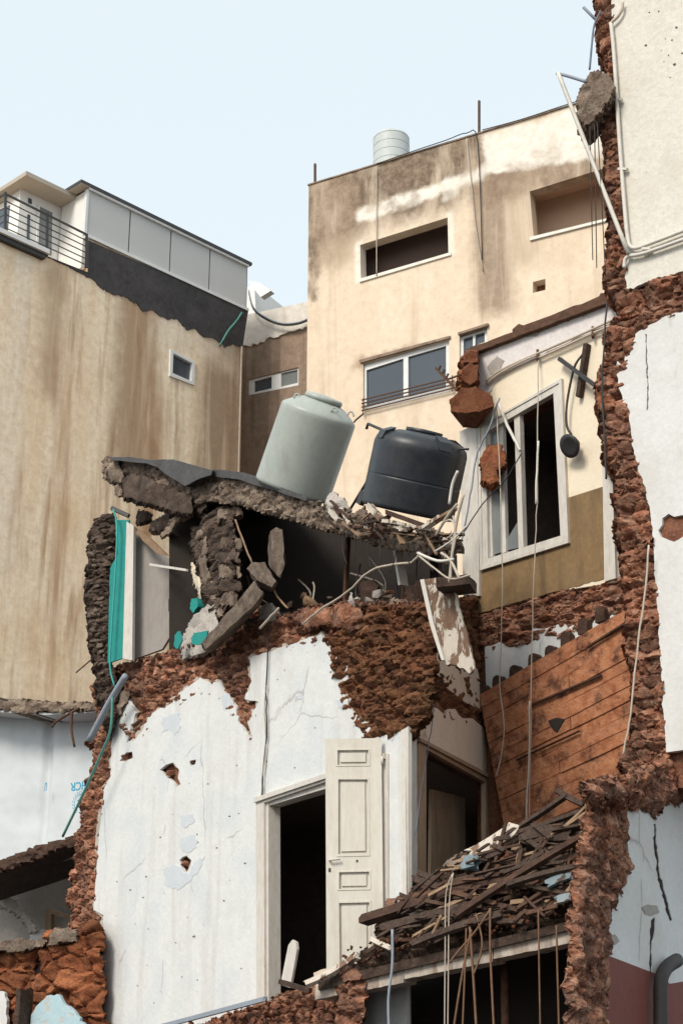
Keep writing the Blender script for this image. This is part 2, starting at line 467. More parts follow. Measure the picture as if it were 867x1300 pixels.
    Lk.new(c, b.inputs['Base Color'])
    if bump:
        bp = N.new('ShaderNodeBump'); bp.inputs['Strength'].default_value = bump; bp.inputs['Distance'].default_value = bdist
        Lk.new(hgt, bp.inputs['Height']); Lk.new(bp.outputs[0], b.inputs['Normal'])
    return m

m_white = MAT('white_plaster', [(.60, .605, .60), (.69, .695, .685), (.645, .65, .645)], 1.6, .8, .5, 11, streak=[((.47, .43, .38), .4, 4, .4, .52, .70)],
              spots=((.38, .37, .36), .6, 8, .66, .73), fine=((.54, .53, .51), .4, 22), crack=.9, patch=((.55, .59, .62), .45, 1.6), bdist=.016)
m_bare = MAT('faded_grey_patch', [(.52, .56, .60), (.60, .63, .66)], 5, .85, .4, 26, fine=((.48, .49, .50), .4, 20))
m_white2 = MAT('white_plaster_right', [(.60, .59, .57), (.69, .69, .685), (.65, .66, .66)], .7, .8, .45, 9, spots=((.36, .30, .26), .65, 6, .69, .75),
               fine=((.52, .48, .43), .45, 18), crack=.5, patch=((.55, .52, .48), .5, .8), bdist=.018)
m_cream_d = MAT('aged_white_plaster', [(.62, .58, .50), (.70, .67, .60), (.66, .63, .57)], .9, .85, .5, 12, streak=[((.45, .38, .30), .3, 3, .4, .55, .75)],
                spots=((.30, .24, .19), .7, 5, .69, .74), fine=((.50, .43, .35), .5, 16), bdist=.02)
m_creamB = MAT('cream_plaster', [(.62, .48, .37), (.70, .57, .46), (.66, .53, .42)], 1.6, .85, .4, 18, streak=[((.40, .27, .18), .45, 4, .6, .52, .72)],
               spots=((.28, .18, .12), .6, 7, .64, .72), fine=((.50, .36, .27), .4, 30), crack=1.2)
m_lilac = MAT('pale_lilac_plaster', [(.60, .54, .52), (.72, .67, .65), (.66, .61, .59)], 2.5, .85, .5, 20, chips=((.34, .20, .16), 3.2, .665), fine=((.45, .38, .36), .4, 22))
m_yellow = MAT('cream_yellow_plaster', [(.74, .62, .47), (.80, .70, .55), (.77, .66, .52)], 1.8, .85, .3, 20, spots=((.30, .2, .14), .7, 12, .72, .76), fine=((.60, .48, .36), .3, 28))
m_ochre = MAT('ochre_dado_paint', [(.15, .092, .042), (.26, .165, .075), (.20, .128, .066)], 2.2, .7, .3, 22, streak=[((.11, .07, .04), .6, 5, .8, .48, .66)],
              spots=((.5, .42, .33), .6, 14, .69, .73), fine=((.13, .085, .045), .6, 16), crack=1.1)
m_maroon = MAT('maroon_dado_paint', [(.13, .03, .02), (.18, .045, .03), (.15, .036, .026)], 3, .65, .3, 22, streak=[((.22, .10, .075), .35, 7, .6, .56, .75)], spots=((.38, .27, .21), .55, 10, .70, .74))
m_rubble = MAT('rubble_masonry', [(.07, .028, .017), (.22, .082, .043), (.35, .148, .085), (.48, .265, .17), (.23, .12, .083)], 6.5, .95, .8, 45, tone=.6,
               spots=((.58, .43, .33), .75, 12, .57, .69), fine=((.045, .02, .014), .75, 30), bdist=.025, patch=((.17, .10, .077), .45, 2.2))
m_stone = MAT('sandstone_block', [(.09, .036, .022), (.23, .09, .05), (.34, .155, .095), (.22, .12, .085)], 4.5, .95, .9, 50, fine=((.05, .022, .015), .7, 32),
              spots=((.52, .37, .27), .7, 13, .6, .70), bdist=.03)
m_earth = MAT('mossy_earth_fill', [(.045, .022, .012), (.14, .06, .028), (.25, .11, .052), (.15, .075, .038)], 6, .95, 1.0, 40, tone=.45,
              spots=((.33, .22, .08), .75, 5, .58, .70), fine=((.035, .017, .01), .8, 26), bdist=.03, patch=((.22, .08, .038), .6, 1.8))
m_orange = MAT('orange_sandstone', [(.12, .04, .02), (.28, .085, .035), (.38, .14, .06), (.22, .085, .045)], 4, .95, 1, 40, tone=.45, fine=((.07, .03, .015), .7, 28), bdist=.03)
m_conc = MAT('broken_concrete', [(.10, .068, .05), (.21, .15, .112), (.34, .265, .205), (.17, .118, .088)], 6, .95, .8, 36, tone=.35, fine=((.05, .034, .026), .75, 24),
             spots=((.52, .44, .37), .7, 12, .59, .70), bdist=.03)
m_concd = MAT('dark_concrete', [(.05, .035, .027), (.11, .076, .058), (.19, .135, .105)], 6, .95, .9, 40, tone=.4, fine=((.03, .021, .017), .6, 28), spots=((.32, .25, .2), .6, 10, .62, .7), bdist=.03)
m_concpl = MAT('grey_plaster_chunk', [(.36, .33, .30), (.46, .42, .38), (.40, .36, .33)], 5, .9, .6, 40, fine=((.24, .19, .16), .6, 26), tone=.15)
m_tar = MAT('tar_membrane', [(.030, .029, .031), (.055, .053, .055), (.09, .086, .085)], 3, .7, .6, 14, fine=((.13, .12, .11), .5, 22), bdist=.02, spec=.4)
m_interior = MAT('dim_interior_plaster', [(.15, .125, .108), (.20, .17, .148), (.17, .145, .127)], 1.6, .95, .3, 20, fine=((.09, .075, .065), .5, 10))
m_intd = MAT('shade_dark_interior', [(.024, .019, .016), (.038, .030, .026)], 1.6, .95, .3, 20)  # near-black colour stands in for the deep shade of rooms and cracks
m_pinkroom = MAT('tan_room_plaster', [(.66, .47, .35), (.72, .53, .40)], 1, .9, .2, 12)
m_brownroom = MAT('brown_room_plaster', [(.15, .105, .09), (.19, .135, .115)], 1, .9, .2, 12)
m_left = MAT('streaked_beige_render', [(.66, .47, .30), (.84, .66, .46), (.75, .56, .375)], .55, .9, .35, 5,
             streak=[((.92, .80, .62), .8, .8, .07, .47, .60), ((.36, .19, .09), .9, .6, .05, .50, .63), ((.34, .18, .088), .75, 1.6, .16, .53, .67), ((.90, .76, .57), .6, 2.6, .3, .52, .66)],
             spots=((.10, .07, .05), .85, 3.0, .70, .72), fine=((.52, .35, .22), .5, 5), patch=((.90, .77, .59), .5, .45), bdist=.03,
             areas=[(LW, [(150, 360), (205, 385), (200, 620), (150, 600)], .5, .5, (.27, .155, .085), .75, 1.6, .1), (LW, [(258, 420), (312, 430), (306, 650), (262, 640)], .4, .4, (.22, .14, .09), .8, 2.2, .1),
                    (LW, [(200, 395), (300, 440), (300, 475), (200, 430)], .4, .5, (.86, .76, .62), .6, 1.2, .8), (LW, [(60, 330), (85, 340), (85, 520), (60, 500)], .35, .4, (.30, .19, .115), .6, 2, .1), (LW, [(15, 310), (45, 320), (40, 800), (5, 800)], .3, .3, (.90, .80, .66), .7, 1.6, .15)])
m_dark_patch = MAT('charcoal_waterproof_coat', [(.028, .025, .027), (.05, .046, .049), (.075, .069, .07)], 1.6, .85, .4, 9, fine=((.10, .092, .09), .5, 7), bdist=.02)
m_back = MAT('cream_render', [(.69, .55, .41), (.77, .635, .49), (.73, .595, .45)], .6, .88, .25, 6,
             streak=[((.42, .29, .19), .6, 1.6, .08, .54, .70), ((.83, .73, .59), .5, 1.2, .2, .54, .7)], fine=((.55, .42, .30), .5, 4), spots=((.17, .11, .07), .8, 3.5, .73, .75), bdist=.03,
             areas=[(KW, [(380, 225), (615, 155), (615, 250), (380, 320)], .45, .5, (.12, .078, .052), .95, 1.3, .3), (KW, [(615, 190), (790, 150), (790, 225), (615, 262)], .4, .5, (.20, .135, .09), .85, 1.3, .4), (KW, [(598, 215), (645, 205), (640, 400), (604, 400)], .3, .35, (.24, .165, .115), .85, 1.8, .12),
                    (KW, [(392, 235), (450, 225), (450, 330), (390, 350)], .4, .5, (.30, .21, .145), .7, 1.3, .3), (KW, [(645, 225), (680, 215), (680, 330), (650, 340)], .3, .3, (.36, .26, .18), .6, 2, .2), (KW, [(450, 455), (530, 435), (530, 446), (450, 470)], .12, .3, (.36, .25, .17), .8, 2, 2),
                    (KW, [(392, 300), (404, 295), (404, 380), (392, 390)], .12, .35, (.13, .085, .06), .95, 2, .6), (KW, [(612, 172), (800, 118), (800, 196), (612, 222)], .10, .25, (.86, .81, .73), .97, .8, .8), (KW, [(452, 268), (614, 210), (614, 228), (452, 286)], .12, .25, (.88, .82, .73), .97, 1.2, 1.2),
                    (KW, [(560, 232), (580, 226), (580, 250), (560, 256)], .1, .3, (.85, .79, .70), .6, 3, .6), (KW, [(451, 308), (461, 304), (461, 358), (451, 360)], .08, .1, (.86, .79, .69), .9, 1, 1), (KW, [(566, 270), (576, 267), (576, 324), (566, 327)], .08, .1, (.86, .79, .69), .8, 1, 1)])
m_mid = MAT('grimy_brown_render', [(.20, .145, .105), (.31, .225, .165), (.25, .18, .13)], .8, .9, .35, 6, streak=[((.13, .085, .06), .7, 2.5, .12, .5, .66), ((.44, .34, .26), .5, 2.2, .14, .55, .7)], fine=((.14, .10, .075), .6, 5), bdist=.03)
m_midw = MAT('weathered_whitewash', [(.60, .54, .47), (.74, .69, .62), (.68, .62, .56)], 1.2, .9, .35, 7, streak=[((.36, .28, .22), .5, 3, .3, .55, .72)], fine=((.42, .34, .28), .5, 5))
m_wash = MAT('whitewash_patch', [(.74, .66, .56), (.84, .80, .73), (.80, .74, .66)], .9, .9, .3, 6, streak=[((.45, .35, .26), .4, 3, .4, .58, .74)], fine=((.58, .48, .38), .4, 6))
m_panel = MAT('grey_sheet_panel', [(.50, .495, .485), (.54, .535, .525)], .6, .5, .05, 4, streak=[((.60, .59, .57), .3, 2, .1, .55, .7)])
m_whitewall = MAT('clean_white_wall', [(.74, .72, .69), (.80, .78, .75)], .8, .8, .1, 8, streak=[((.55, .48, .4), .25, 4, .4, .6, .75)])
m_soffit = MAT('tan_soffit', [(.40, .34, .28), (.48, .42, .35)], 1.2, .85, .15, 8)
m_blackmetal = MAT('black_metal', [(.022, .021, .022), (.04, .037, .036)], 8, .5, .15, 30, spec=.5)
m_rust = MAT('rusty_steel', [(.05, .026, .018), (.10, .05, .03), (.15, .075, .045)], 14, .85, .5, 60)
m_whitepaint = MAT('white_window_paint', [(.66, .66, .65), (.76, .76, .75)], 4, .5, .15, 30, spots=((.35, .3, .26), .6, 16, .66, .74))
m_glass = MAT('window_glass', [(.045, .060, .078), (.065, .082, .10)], .5, .06, 0, 1, spec=.7)
m_glassg = MAT('dusty_window_glass', [(.16, .175, .18), (.22, .235, .235)], 1.5, .2, 0, 1, spec=.6)
m_doorw = MAT('old_cream_door_paint', [(.58, .53, .46), (.66, .62, .55), (.62, .575, .51)], 3, .6, .25, 30, stretch=(1, 1, .25), chips=((.26, .17, .11), 6.5, .715), fine=((.44, .37, .29), .4, 20))
m_jamb = MAT('worn_frame_paint', [(.56, .52, .47), (.66, .63, .58)], 4, .6, .3, 30, stretch=(1, 1, .3), chips=((.30, .21, .15), 6, .68), fine=((.40, .33, .27), .5, 20))
m_framebrown = MAT('brown_door_moulding', [(.26, .17, .105), (.36, .25, .165), (.42, .31, .21)], 5, .65, .3, 30, stretch=(1, 1, .3), fine=((.16, .10, .06), .5, 20))
m_plank = MAT('reddish_lath_boards', [(.17, .055, .026), (.34, .122, .055), (.45, .185, .09), (.27, .09, .042)], 4.5, .85, .8, 22, spots=((.065, .022, .014), .9, 3.6, .51, .62), fine=((.58, .31, .18), .5, 9), bdist=.03)
m_wood = MAT('dark_broken_timber', [(.018, .012, .010), (.04, .024, .018), (.075, .045, .032)], 5, .85, .6, 40, fine=((.15, .10, .07), .5, 24), bdist=.02)
m_woodb = MAT('brown_timber', [(.035, .019, .013), (.07, .036, .024), (.125, .07, .046)], 6, .85, .7, 40, fine=((.02, .011, .008), .6, 26), spots=((.20, .13, .09), .6, 9, .62, .72), bdist=.02)
m_woodl = MAT('pale_lath_wood', [(.20, .12, .07), (.34, .23, .145)], 9, .8, .3, 40, fine=((.12, .07, .045), .5, 24))
m_chipw = MAT('chipped_white_timber', [(.50, .44, .37), (.60, .545, .475)], 4, .75, .5, 30, chips=((.14, .072, .042), 5.5, .52), stretch=(1.4, 1.4, .5), fine=((.33, .25, .19), .5, 20))
m_greydoor = MAT('grey_beige_door_paint', [(.30, .27, .25), (.36, .33, .305)], 2, .7, .2, 24, stretch=(1, 1, .3), fine=((.22, .18, .16), .5, 14))
m_bluew = MAT('peeling_blue_white_paint', [(.10, .16, .19), (.17, .22, .245), (.24, .27, .28)], 5, .75, .4, 30, chips=((.07, .042, .03), 6, .52))
m_teal = MAT('teal_wall_paint', [(.012, .22, .20), (.02, .28, .25)], 4, .7, .35, 24, chips=((.14, .10, .085), 4.5, .66), fine=((.01, .16, .145), .4, 20))
m_tealp = MAT('teal_plastic_hose', [(.03, .30, .28), (.05, .36, .33)], 8, .5, 0, 1)
m_green = MAT('green_hose', [(.06, .20, .17), (.09, .26, .22)], 8, .5, 0, 1)
m_bluepl = MAT('pale_blue_plaster', [(.36, .52, .58), (.48, .60, .64)], 5, .85, .4, 26, chips=((.50, .49, .46), 5, .58), fine=((.28, .38, .42), .4, 24))
m_tankg = MAT('grey_green_plastic_tank', [(.34, .37, .34), (.39, .42, .385)], 1.4, .42, .08, 14, spec=.45, fine=((.28, .29, .26), .45, 9), streak=[((.25, .24, .21), .4, 6, .8, .54, .7)], spots=((.22, .19, .16), .5, 12, .66, .74))
m_tankb = MAT('black_plastic_tank', [(.012, .015, .020), (.019, .023, .030)], 1.5, .42, .1, 14, spec=.5, fine=((.05, .05, .05), .5, 9), streak=[((.08, .078, .072), .4, 5, .8, .56, .7)], spots=((.12, .11, .1), .5, 11, .66, .74))
m_tankw = MAT('white_ribbed_tank', [(.48, .52, .52), (.55, .58, .57)], 1.5, .5, .05, 10, streak=[((.38, .38, .35), .4, 3, .6, .54, .7)])
m_under = MAT('plaster_undercoat', [(.42, .37, .32), (.54, .49, .43)], 5, .95, .6, 30, fine=((.30, .24, .19), .6, 22))
m_pipe = MAT('tan_conduit', [(.50, .42, .34), (.60, .53, .45)], 6, .55, .1, 30, fine=((.35, .27, .2), .5, 14))
m_pipew = MAT('off_white_conduit', [(.62, .58, .52), (.70, .67, .61)], 6, .55, .1, 30, fine=((.42, .34, .27), .4, 14))
m_bluepipe = MAT('blue_grey_pipe', [(.20, .24, .30), (.28, .32, .38)], 6, .5, .1, 30, fine=((.35, .33, .31), .5, 14))
m_cablew = MAT('pale_cable', [(.36, .30, .24), (.52, .45, .37)], 12, .6, 0, 1)
m_cabled = MAT('dark_cable', [(.028, .025, .025), (.045, .04, .038)], 12, .6, 0, 1)
m_cableb = MAT('bluish_wire', [(.10, .12, .18), (.14, .16, .22)], 12, .5, 0, 1)
m_straw = MAT('split_cane_strip', [(.12, .062, .036), (.22, .125, .075)], 10, .8, .2, 30)
m_beamw = MAT('whitewashed_beam', [(.40, .34, .29), (.54, .48, .42)], 4, .8, .4, 24, streak=[((.18, .11, .075), .75, 7, 1.2, .5, .66)], fine=((.25, .17, .12), .5, 20), chips=((.16, .08, .05), 5, .66))
m_tarp = MAT('white_tarpaulin', [(.55, .58, .60), (.62, .65, .67)], 1.2, .5, .15, 7, spec=.35, fine=((.50, .53, .56), .3, 6), bdist=.02)
m_cyan = MAT('cyan_print', [(.03, .30, .46), (.04, .34, .50)], 5, .5, 0, 1)
m_asphalt = MAT('asphalt', [(.045, .043, .042), (.065, .062, .06)], 3, .95, .5, 60)
m_soffw = MAT('white_soffit_paint', [(.58, .57, .57), (.66, .65, .65)], 1.5, .85, .2, 14, fine=((.45, .42, .4), .4, 9))

gp = mk('ground', [(-400, -200, 0), (400, -200, 0), (400, 800, 0), (-400, 800, 0)], [(0, 1, 2, 3)], m_asphalt); tag(gp, kind='structure')

# ------------------------------------------------------------------ building on the left
b = T('apartment_building', 'beige streaked building with charcoal band and grey panelled rooftop enclosure', 'building', LW.w(0, 0))
wpoly = [(-90, 258), (0, 298), (58, 324), (113, 347), (113, 304), (316, 392), (308, 440), (305, 600), (298, 1640), (-140, 1640)]
win = [(219, 446), (246, 460), (245, 486), (218, 475)]
slab('wall', LW, wpoly, m_left, b, [win], 0, 6.0)
slab('charcoal_band', LW, [(56, 323), (113, 345), (113, 305), (315.5, 392.5), (309, 441, 3), (285, 434, 4), (262, 425, 3), (240, 414, 4), (206, 399, 4), (182, 392, 3), (166, 376, 3), (150, 371, 3), (130, 366, 3), (104, 348, 2)], m_dark_patch, b, [], .03, .05) if False else \
slab('charcoal_band', LW, jag([(58, 324), (113, 346), (113, 305), (315.5, 392.5), (308.5, 440, 1.5), (298, 437, 2), (285, 441, 2), (276, 431, 1.5), (262, 428, 2), (247, 417, 1), (240, 419, 2), (228, 407, 2), (206, 402, 2), (196, 394, 1), (182, 395, 1.5), (174, 384, 2), (160, 377, 1.5), (150, 374, 2), (130, 366, 1.5), (118, 354, 1.5), (104, 347, 1)], 0, 2.2, 3), m_dark_patch, b, [], .03, .05)
# small window
w_ = slab('window', LW, [(217, 443), (248, 459), (247, 489), (216, 477)], m_whitepaint, b, [[(220.5, 448.5), (244.5, 461), (243.5, 484), (219.5, 473.5)]], .05, .14)
slab('pane', LW, [(219, 446), (246, 460), (245, 486), (218, 475)], m_glass, w_, [], -.06, .03)
# rooftop enclosure
s0, zt = LW.loc(114, 236); s1, _ = LW.loc(316, 330); _, zb = LW.loc(114, 302)
for k in range(4):
    a0 = s0 + (s1 - s0) * k / 4; a1 = s0 + (s1 - s0) * (k + 1) / 4
    fbox('panel', LW, a0 + .025, a1 - .025, zb + .07, zt - .12, -.10, -.05, m_panel, b)
    fbox('panel_joint', LW, a1 - .022, a1 + .022, zb + .07, zt - .12, -.11, -.075, m_blackmetal, b)
fbox('sill_rail', LW, s0 - .02, s1, zb - .03, zb + .07, -.15, .06, m_whitepaint, b)
fbox('head_rail', LW, s0 - .02, s1, zt - .13, zt - .05, -.15, .03, m_whitepaint, b)
fbox('corner_post', LW, s0 - .06, s0 + .025, zb + .07, zt - .12, -.13, -.02, m_whitepaint, b)
fbox('end_wall', LW, s0 - .02, s0 + .1, zb - 1.0, zt - .12, -1.3, -.13, m_whitewall, b)
rf = fbox('roof', LW, s0 - .35, s1 + .1, zt - .05, zt + .05, -1.5, .06, m_blackmetal, b)
fbox('soffit', LW, s0 - .33, s0 - .03, zt - .075, zt - .052, -1.45, .05, m_soffit, rf)
fbox('enclosure_end', LW, s1 - .08, s1, zb + .07, zt - .12, -1.3, -.15, m_panel, b)
# penthouse beside it
pb = -1.35; fr = LW.shift(pb)
ps0, pzt = fr.loc(27, 240); ps1, _ = fr.loc(76, 262); _, pz0 = fr.loc(60, 330)
fbox('penthouse_wall', fr, ps0, ps1 + .3, pz0 - .3, pzt, -3.5, 0, m_whitewall, b)
prf = fbox('penthouse_roof', fr, ps0 - .35, ps1 + .2, pzt, pzt + .14, -3.8, .75, m_soffit, b)
def px_panel(nm, f, q4, m, par, d, th): return slab(nm, f, q4, m, par, [], d, th)
px_panel('terrace_door', fr, [(51, 262), (67, 270), (66, 324), (48, 318)], m_glassg, b, .03, .05)
px_panel('door_frame', fr, [(49, 259), (51.5, 260), (49, 320), (46.5, 319)], m_whitepaint, b, .06, .05)
px_panel('slit_window', fr, [(37, 251), (41, 253), (41, 259), (37, 257)], m_glass, b, .03, .05)
px_panel('slit_window', fr, [(36, 272), (39, 273), (38, 306), (35, 305)], m_glass, b, .03, .05)
lf = Fr(fr.w(ps0, 0, 0), fr.n * -1, (0, 0, 1), fr.u * -1)
lfa = [lf.w(.5, pz0 + .2, .03), lf.w(2.2, pz0 + .2, .03), lf.w(2.2, pzt - .35, .03), lf.w(.5, pzt - .35, .03)]
hexa('side_window', lfa + [v - lf.n * .05 for v in lfa], m_glass, b)
# terrace ledge and railing
rl = fbox('terrace_ledge', LW, LW.loc(-60, 285)[0], LW.loc(57, 322)[0], LW.loc(57, 322)[1] - .10, LW.loc(57, 322)[1] + .04, -.6, .25, m_whitepaint, b)
fbox('ledge_edge', LW, LW.loc(-60, 285)[0], LW.loc(55, 322)[0], LW.loc(57, 322)[1] - .25, LW.loc(57, 322)[1] - .10, -.4, .16, m_blackmetal, b)
rr = T('terrace_railing', 'black horizontal bar railing at the edge of the rooftop terrace', 'railing', LW.P(60, 323, .1))
fR = LW.shift(.12)
t0, t1 = (7, 246), (111, 298); b0, b1 = (7, 289), (109, 336)
for k in range(6):
    f = k / 5; p = (7, t0[1] + (b0[1] - t0[1]) * f); q = (t1[0] + (b1[0] - t1[0]) * f, t1[1] + (b1[1] - t1[1]) * f)
    beam('rail', fR.P(*p), fR.P(*q), .05 if k == 0 else .025, .05 if k == 0 else .025, m_blackmetal, rr)
    e0 = fR.P(*p); beam('rail', e0, e0 - LW.n * 2.2, .05 if k == 0 else .025, .05 if k == 0 else .025, m_blackmetal, rr)
for (x, y0, y1) in ((7, 244, 293), (60, 270, 325), (110, 297, 340)):
    beam('post', fR.P(x, y1), fR.P(x + .5, y0), .06, .06, m_blackmetal, rr, up=LW.u)
h = tube('hose', [LW.P(307, 397, .05), LW.P(300, 408, .12), LW.P(290, 420, .12), LW.P(282, 434, .1), LW.P(279, 439, .03)], .035, m_green); tag(h, 'thin green hose curling over the charcoal band under the rooftop enclosure', 'hose')
c_ = tube('cable', [LW.P(307, 440, .02), LW.P(305.5, 500, .08), LW.P(304, 560, .08), LW.P(302, 640, .02)], .03, m_cablew); tag(c_, 'pale cable running down the corner of the beige streaked building', 'cable')

# ------------------------------------------------------------------ low brown block
b = T('low_building', 'grimy brown low block with whitewashed parapet between the two taller buildings', 'building', MW.w(0, 0))
mwin = [(315, 482), (379, 466), (379, 489), (315, 502)]
slab('wall', MW, [(285, 446), (310, 437), (400, 411), (410, 1640), (280, 1640)], m_mid, b, [mwin], 0, .4)
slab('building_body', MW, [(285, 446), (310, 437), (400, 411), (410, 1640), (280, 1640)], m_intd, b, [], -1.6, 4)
slab('parapet', MW, jag([(285, 404), (330, 396), (400, 381), (400, 412, 3), (360, 424, 3), (330, 434, 3), (285, 446)], 0, 4, 2), m_midw, b, [], .06, .5)
slab('rooftop_wall', MW.shift(-2.0), [(300, 372), (323, 360), (325, 400), (300, 410)], m_whitewall, b, [], 0, 2)
slab('canopy', MW.shift(-1.5), [(315, 357), (328, 358), (344, 369), (331, 377), (322, 366)], m_whitewall, b, [], 0, .25)
w_ = slab('window', MW, mwin, m_whitepaint, b, [[(323, 484), (345, 478), (345, 493), (323, 498)], [(357, 474), (378, 469), (378, 486), (357, 491)]], -.05, .1)
slab('pane', MW, [(319, 483), (346, 476), (346, 495), (319, 501)], m_glass, w_, [], -.10, .02); slab('pane', MW, [(354, 473), (379, 467), (379, 488), (354, 493)], m_glassg, w_, [], -.10, .02)
cb = T('cable_bundle', 'sagging bundle of grey cables along the whitewashed parapet', 'cable', MW.P(317, 372, .3))
for k in range(4):
    o = random.uniform(-2, 2)
    tube('cable', [MW.P(316, 370 + o, .3), MW.P(322, 392 + o, .3), MW.P(338, 405 + o, .3), MW.P(358, 412 + o, .28), MW.P(378, 411 + o, .25), MW.P(394, 405 + o, .2)], .025, m_bluepipe if k % 2 else m_cabled, cb)

# ------------------------------------------------------------------ cream block behind
b = T('apartment_building', 'cream rendered block with sooty parapet, open dark windows and a whitewashed corner', 'building', KW.w(0, 0))
W1 = [(457, 311), (568, 276), (569, 322), (458, 355)]; W2 = [(672, 243), (778, 210), (784, 274), (677, 302)]
W3 = [(461, 462), (570, 431), (570, 497), (461, 522)]; W4 = [(583, 426), (618, 415), (619, 476), (583, 486)]; W5 = [(676, 358), (692, 354), (692, 368), (676, 372)]
kp = [(392, 235), (500, 201), (590, 172), (612, 166), (765, 122), (850, 98), (870, 1640), (380, 1640)]
s0, _ = KW.loc(392, 235); s1, _ = KW.loc(840, 300); zt = KW.loc(392, 235)[1]
def kz(px, py): return KW.loc(px, py)
slab('wall', KW, [(392, 235), (500, 202), (596, 173), (765, 122.5), (850, 97), (870, 1640), (378, 1640)], m_back, b, [W1, W2, W3, W4, W5], 0, .35)
fbox('side_wall', KW, s0, s0 + .3, 0, zt - .05, -9, -.35, m_back, b)
fbox('roof', KW, s0 + .3, KW.loc(650, 250)[0], zt - 1.2, zt - .95, -9, -.36, m_conc, b)
fbox('coping', KW, s0 - .03, s1, zt - .015, zt + .03, -.40, .03, m_mid, b)
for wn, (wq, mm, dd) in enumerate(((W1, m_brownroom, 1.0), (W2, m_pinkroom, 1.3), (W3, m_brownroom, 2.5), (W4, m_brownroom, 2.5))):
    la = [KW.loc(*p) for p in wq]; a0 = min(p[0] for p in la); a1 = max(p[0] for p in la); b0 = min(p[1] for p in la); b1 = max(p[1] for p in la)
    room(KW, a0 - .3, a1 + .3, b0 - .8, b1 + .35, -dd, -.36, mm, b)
la = [KW.loc(*p) for p in W2]
fbox('inner_pillar', KW, la[0][0] + 1.9, la[0][0] + 2.25, la[3][1] - .7, la[0][1] + .25, -1.28, -.9, m_pinkroom, b)
slab('hole_back', KW, [(672, 352), (696, 350), (696, 374), (672, 378)], m_stone, b, [], -.3, .2)
slab('sill', KW, [(672, 301), (786, 273), (786, 276), (672, 305)], m_wash, b, [], .06, .2)
slab('sill', KW, [(456, 354), (572, 320), (572, 323.5), (456, 358)], m_wash, b, [], .05, .2)
# framed windows
w_ = slab('window', KW, W3, m_whitepaint, b, [[(465, 470), (512, 455), (512, 505), (465, 517)], [(518, 453), (566, 439), (566, 492), (518, 504)]], -.08, .1)
slab('pane', KW, [(463, 469), (513, 454), (513, 507), (463, 519)], m_glass, w_, [], -.14, .02); slab('pane', KW, [(516, 453), (568, 438), (568, 494), (516, 506)], m_glass, w_, [], -.14, .02)
slab('lintel', KW, [(455, 457), (571, 426), (571, 429), (457, 460.5)], m_mid, b, [], .06, .2)
w_ = slab('window', KW, W4, m_whitepaint, b, [[(588, 430), (600, 426), (600, 478), (588, 482)], [(603, 425), (615, 421), (615, 474), (603, 477)]], -.08, .1)
slab('pane', KW, [(585, 428), (617, 418), (617, 477), (585, 485)], m_glass, w_, [], -.14, .02)
slab('lintel', KW, [(581, 422), (619, 410), (619, 413), (581, 425)], m_mid, b, [], .1, .2)
br = T('window_guard', 'rusty horizontal guard bars across the lower half of the white framed window', 'guard rail', KW.P(461, 515, .15))
for k in range(4):
    beam('bar', KW.P(459, 508 + k * 4.5, .12), KW.P(576, 479 + k * 4.5, .12), .03, .03, m_rust, br)
for x in (461, 574): beam('bracket', KW.P(x, 526 - (x - 461) * .26, .12), KW.P(x, 506 - (x - 461) * .26, .12), .03, .03, m_rust, br)
for x in (461, 574): beam('stay', KW.P(x, 512 - (x - 461) * .26, .13), KW.P(x, 512 - (x - 461) * .26, -.06), .03, .03, m_rust, br)
# rooftop tank and rods
tp = KW.P(497, 214, -1.3); tp.z = zt - .95
tk = T('water_tank', 'small white ribbed water tank on the roof of the cream block', 'water tank', tp)
top = KW.P(497, 166, -1.3).z - tp.z; r0 = .56
prof = [(r0, 0)]
n = 9
for k in range(n):
    z0 = (top - .35) * k / n; z1 = (top - .35) * (k + 1) / n
    prof += [(r0, z0 + .01), (r0, z0 + .02), (r0, z1 - .04), (r0, z1 - .03), (r0 - .012, z1 - .022), (r0 - .012, z1 - .008), (r0, z1)]
prof += [(r0, top - .33), (r0 - .05, top - .24), (.25, top - .12), (.2, top - .10)]
lathe('tank_body', prof, m_tankw, Matrix.Translation(tp), tk)
lathe('lid', [(.2, top - .10), (.2, top - .04), (.07, top - .02), (.06, top + .06)], m_tankw, Matrix.Translation(tp), tk, 20)
for (px, py0, py1, lb) in ((400, 236, 208, 'short rod standing on the corner of the sooty parapet'), (608, 172, 128, 'tall rod standing on the whitewashed end of the parapet')):
    o = beam('antenna_rod', KW.P(px, py0, -.2), KW.P(px, py1, -.2), .06, .06, m_rust, up=KW.u); tag(o, lb, 'rod')
for k, (pts, lb) in enumerate((([(478, 208), (530, 190), (566, 178), (592, 169), (606, 180), (612, 330)], 'thin cable draped from the parapet down the middle of the cream block'),
                               ([(592, 176), (598, 232), (604, 290), (613, 345)], 'pale wire hanging below the whitewashed corner of the cream block'),
                               ([(478, 212), (478, 260), (478, 312), (478, 350)], 'pale wire hanging in front of the open dark window'),
                               ([(612, 165), (660, 152), (712, 135), (765, 118)], 'dark cable lying along the whitewashed parapet'))):
    o = tube('cable', [KW.P(x, y, .07) for x, y in pts], .016, m_cablew if k in (1, 2) else m_cabled); tag(o, lb, 'cable')

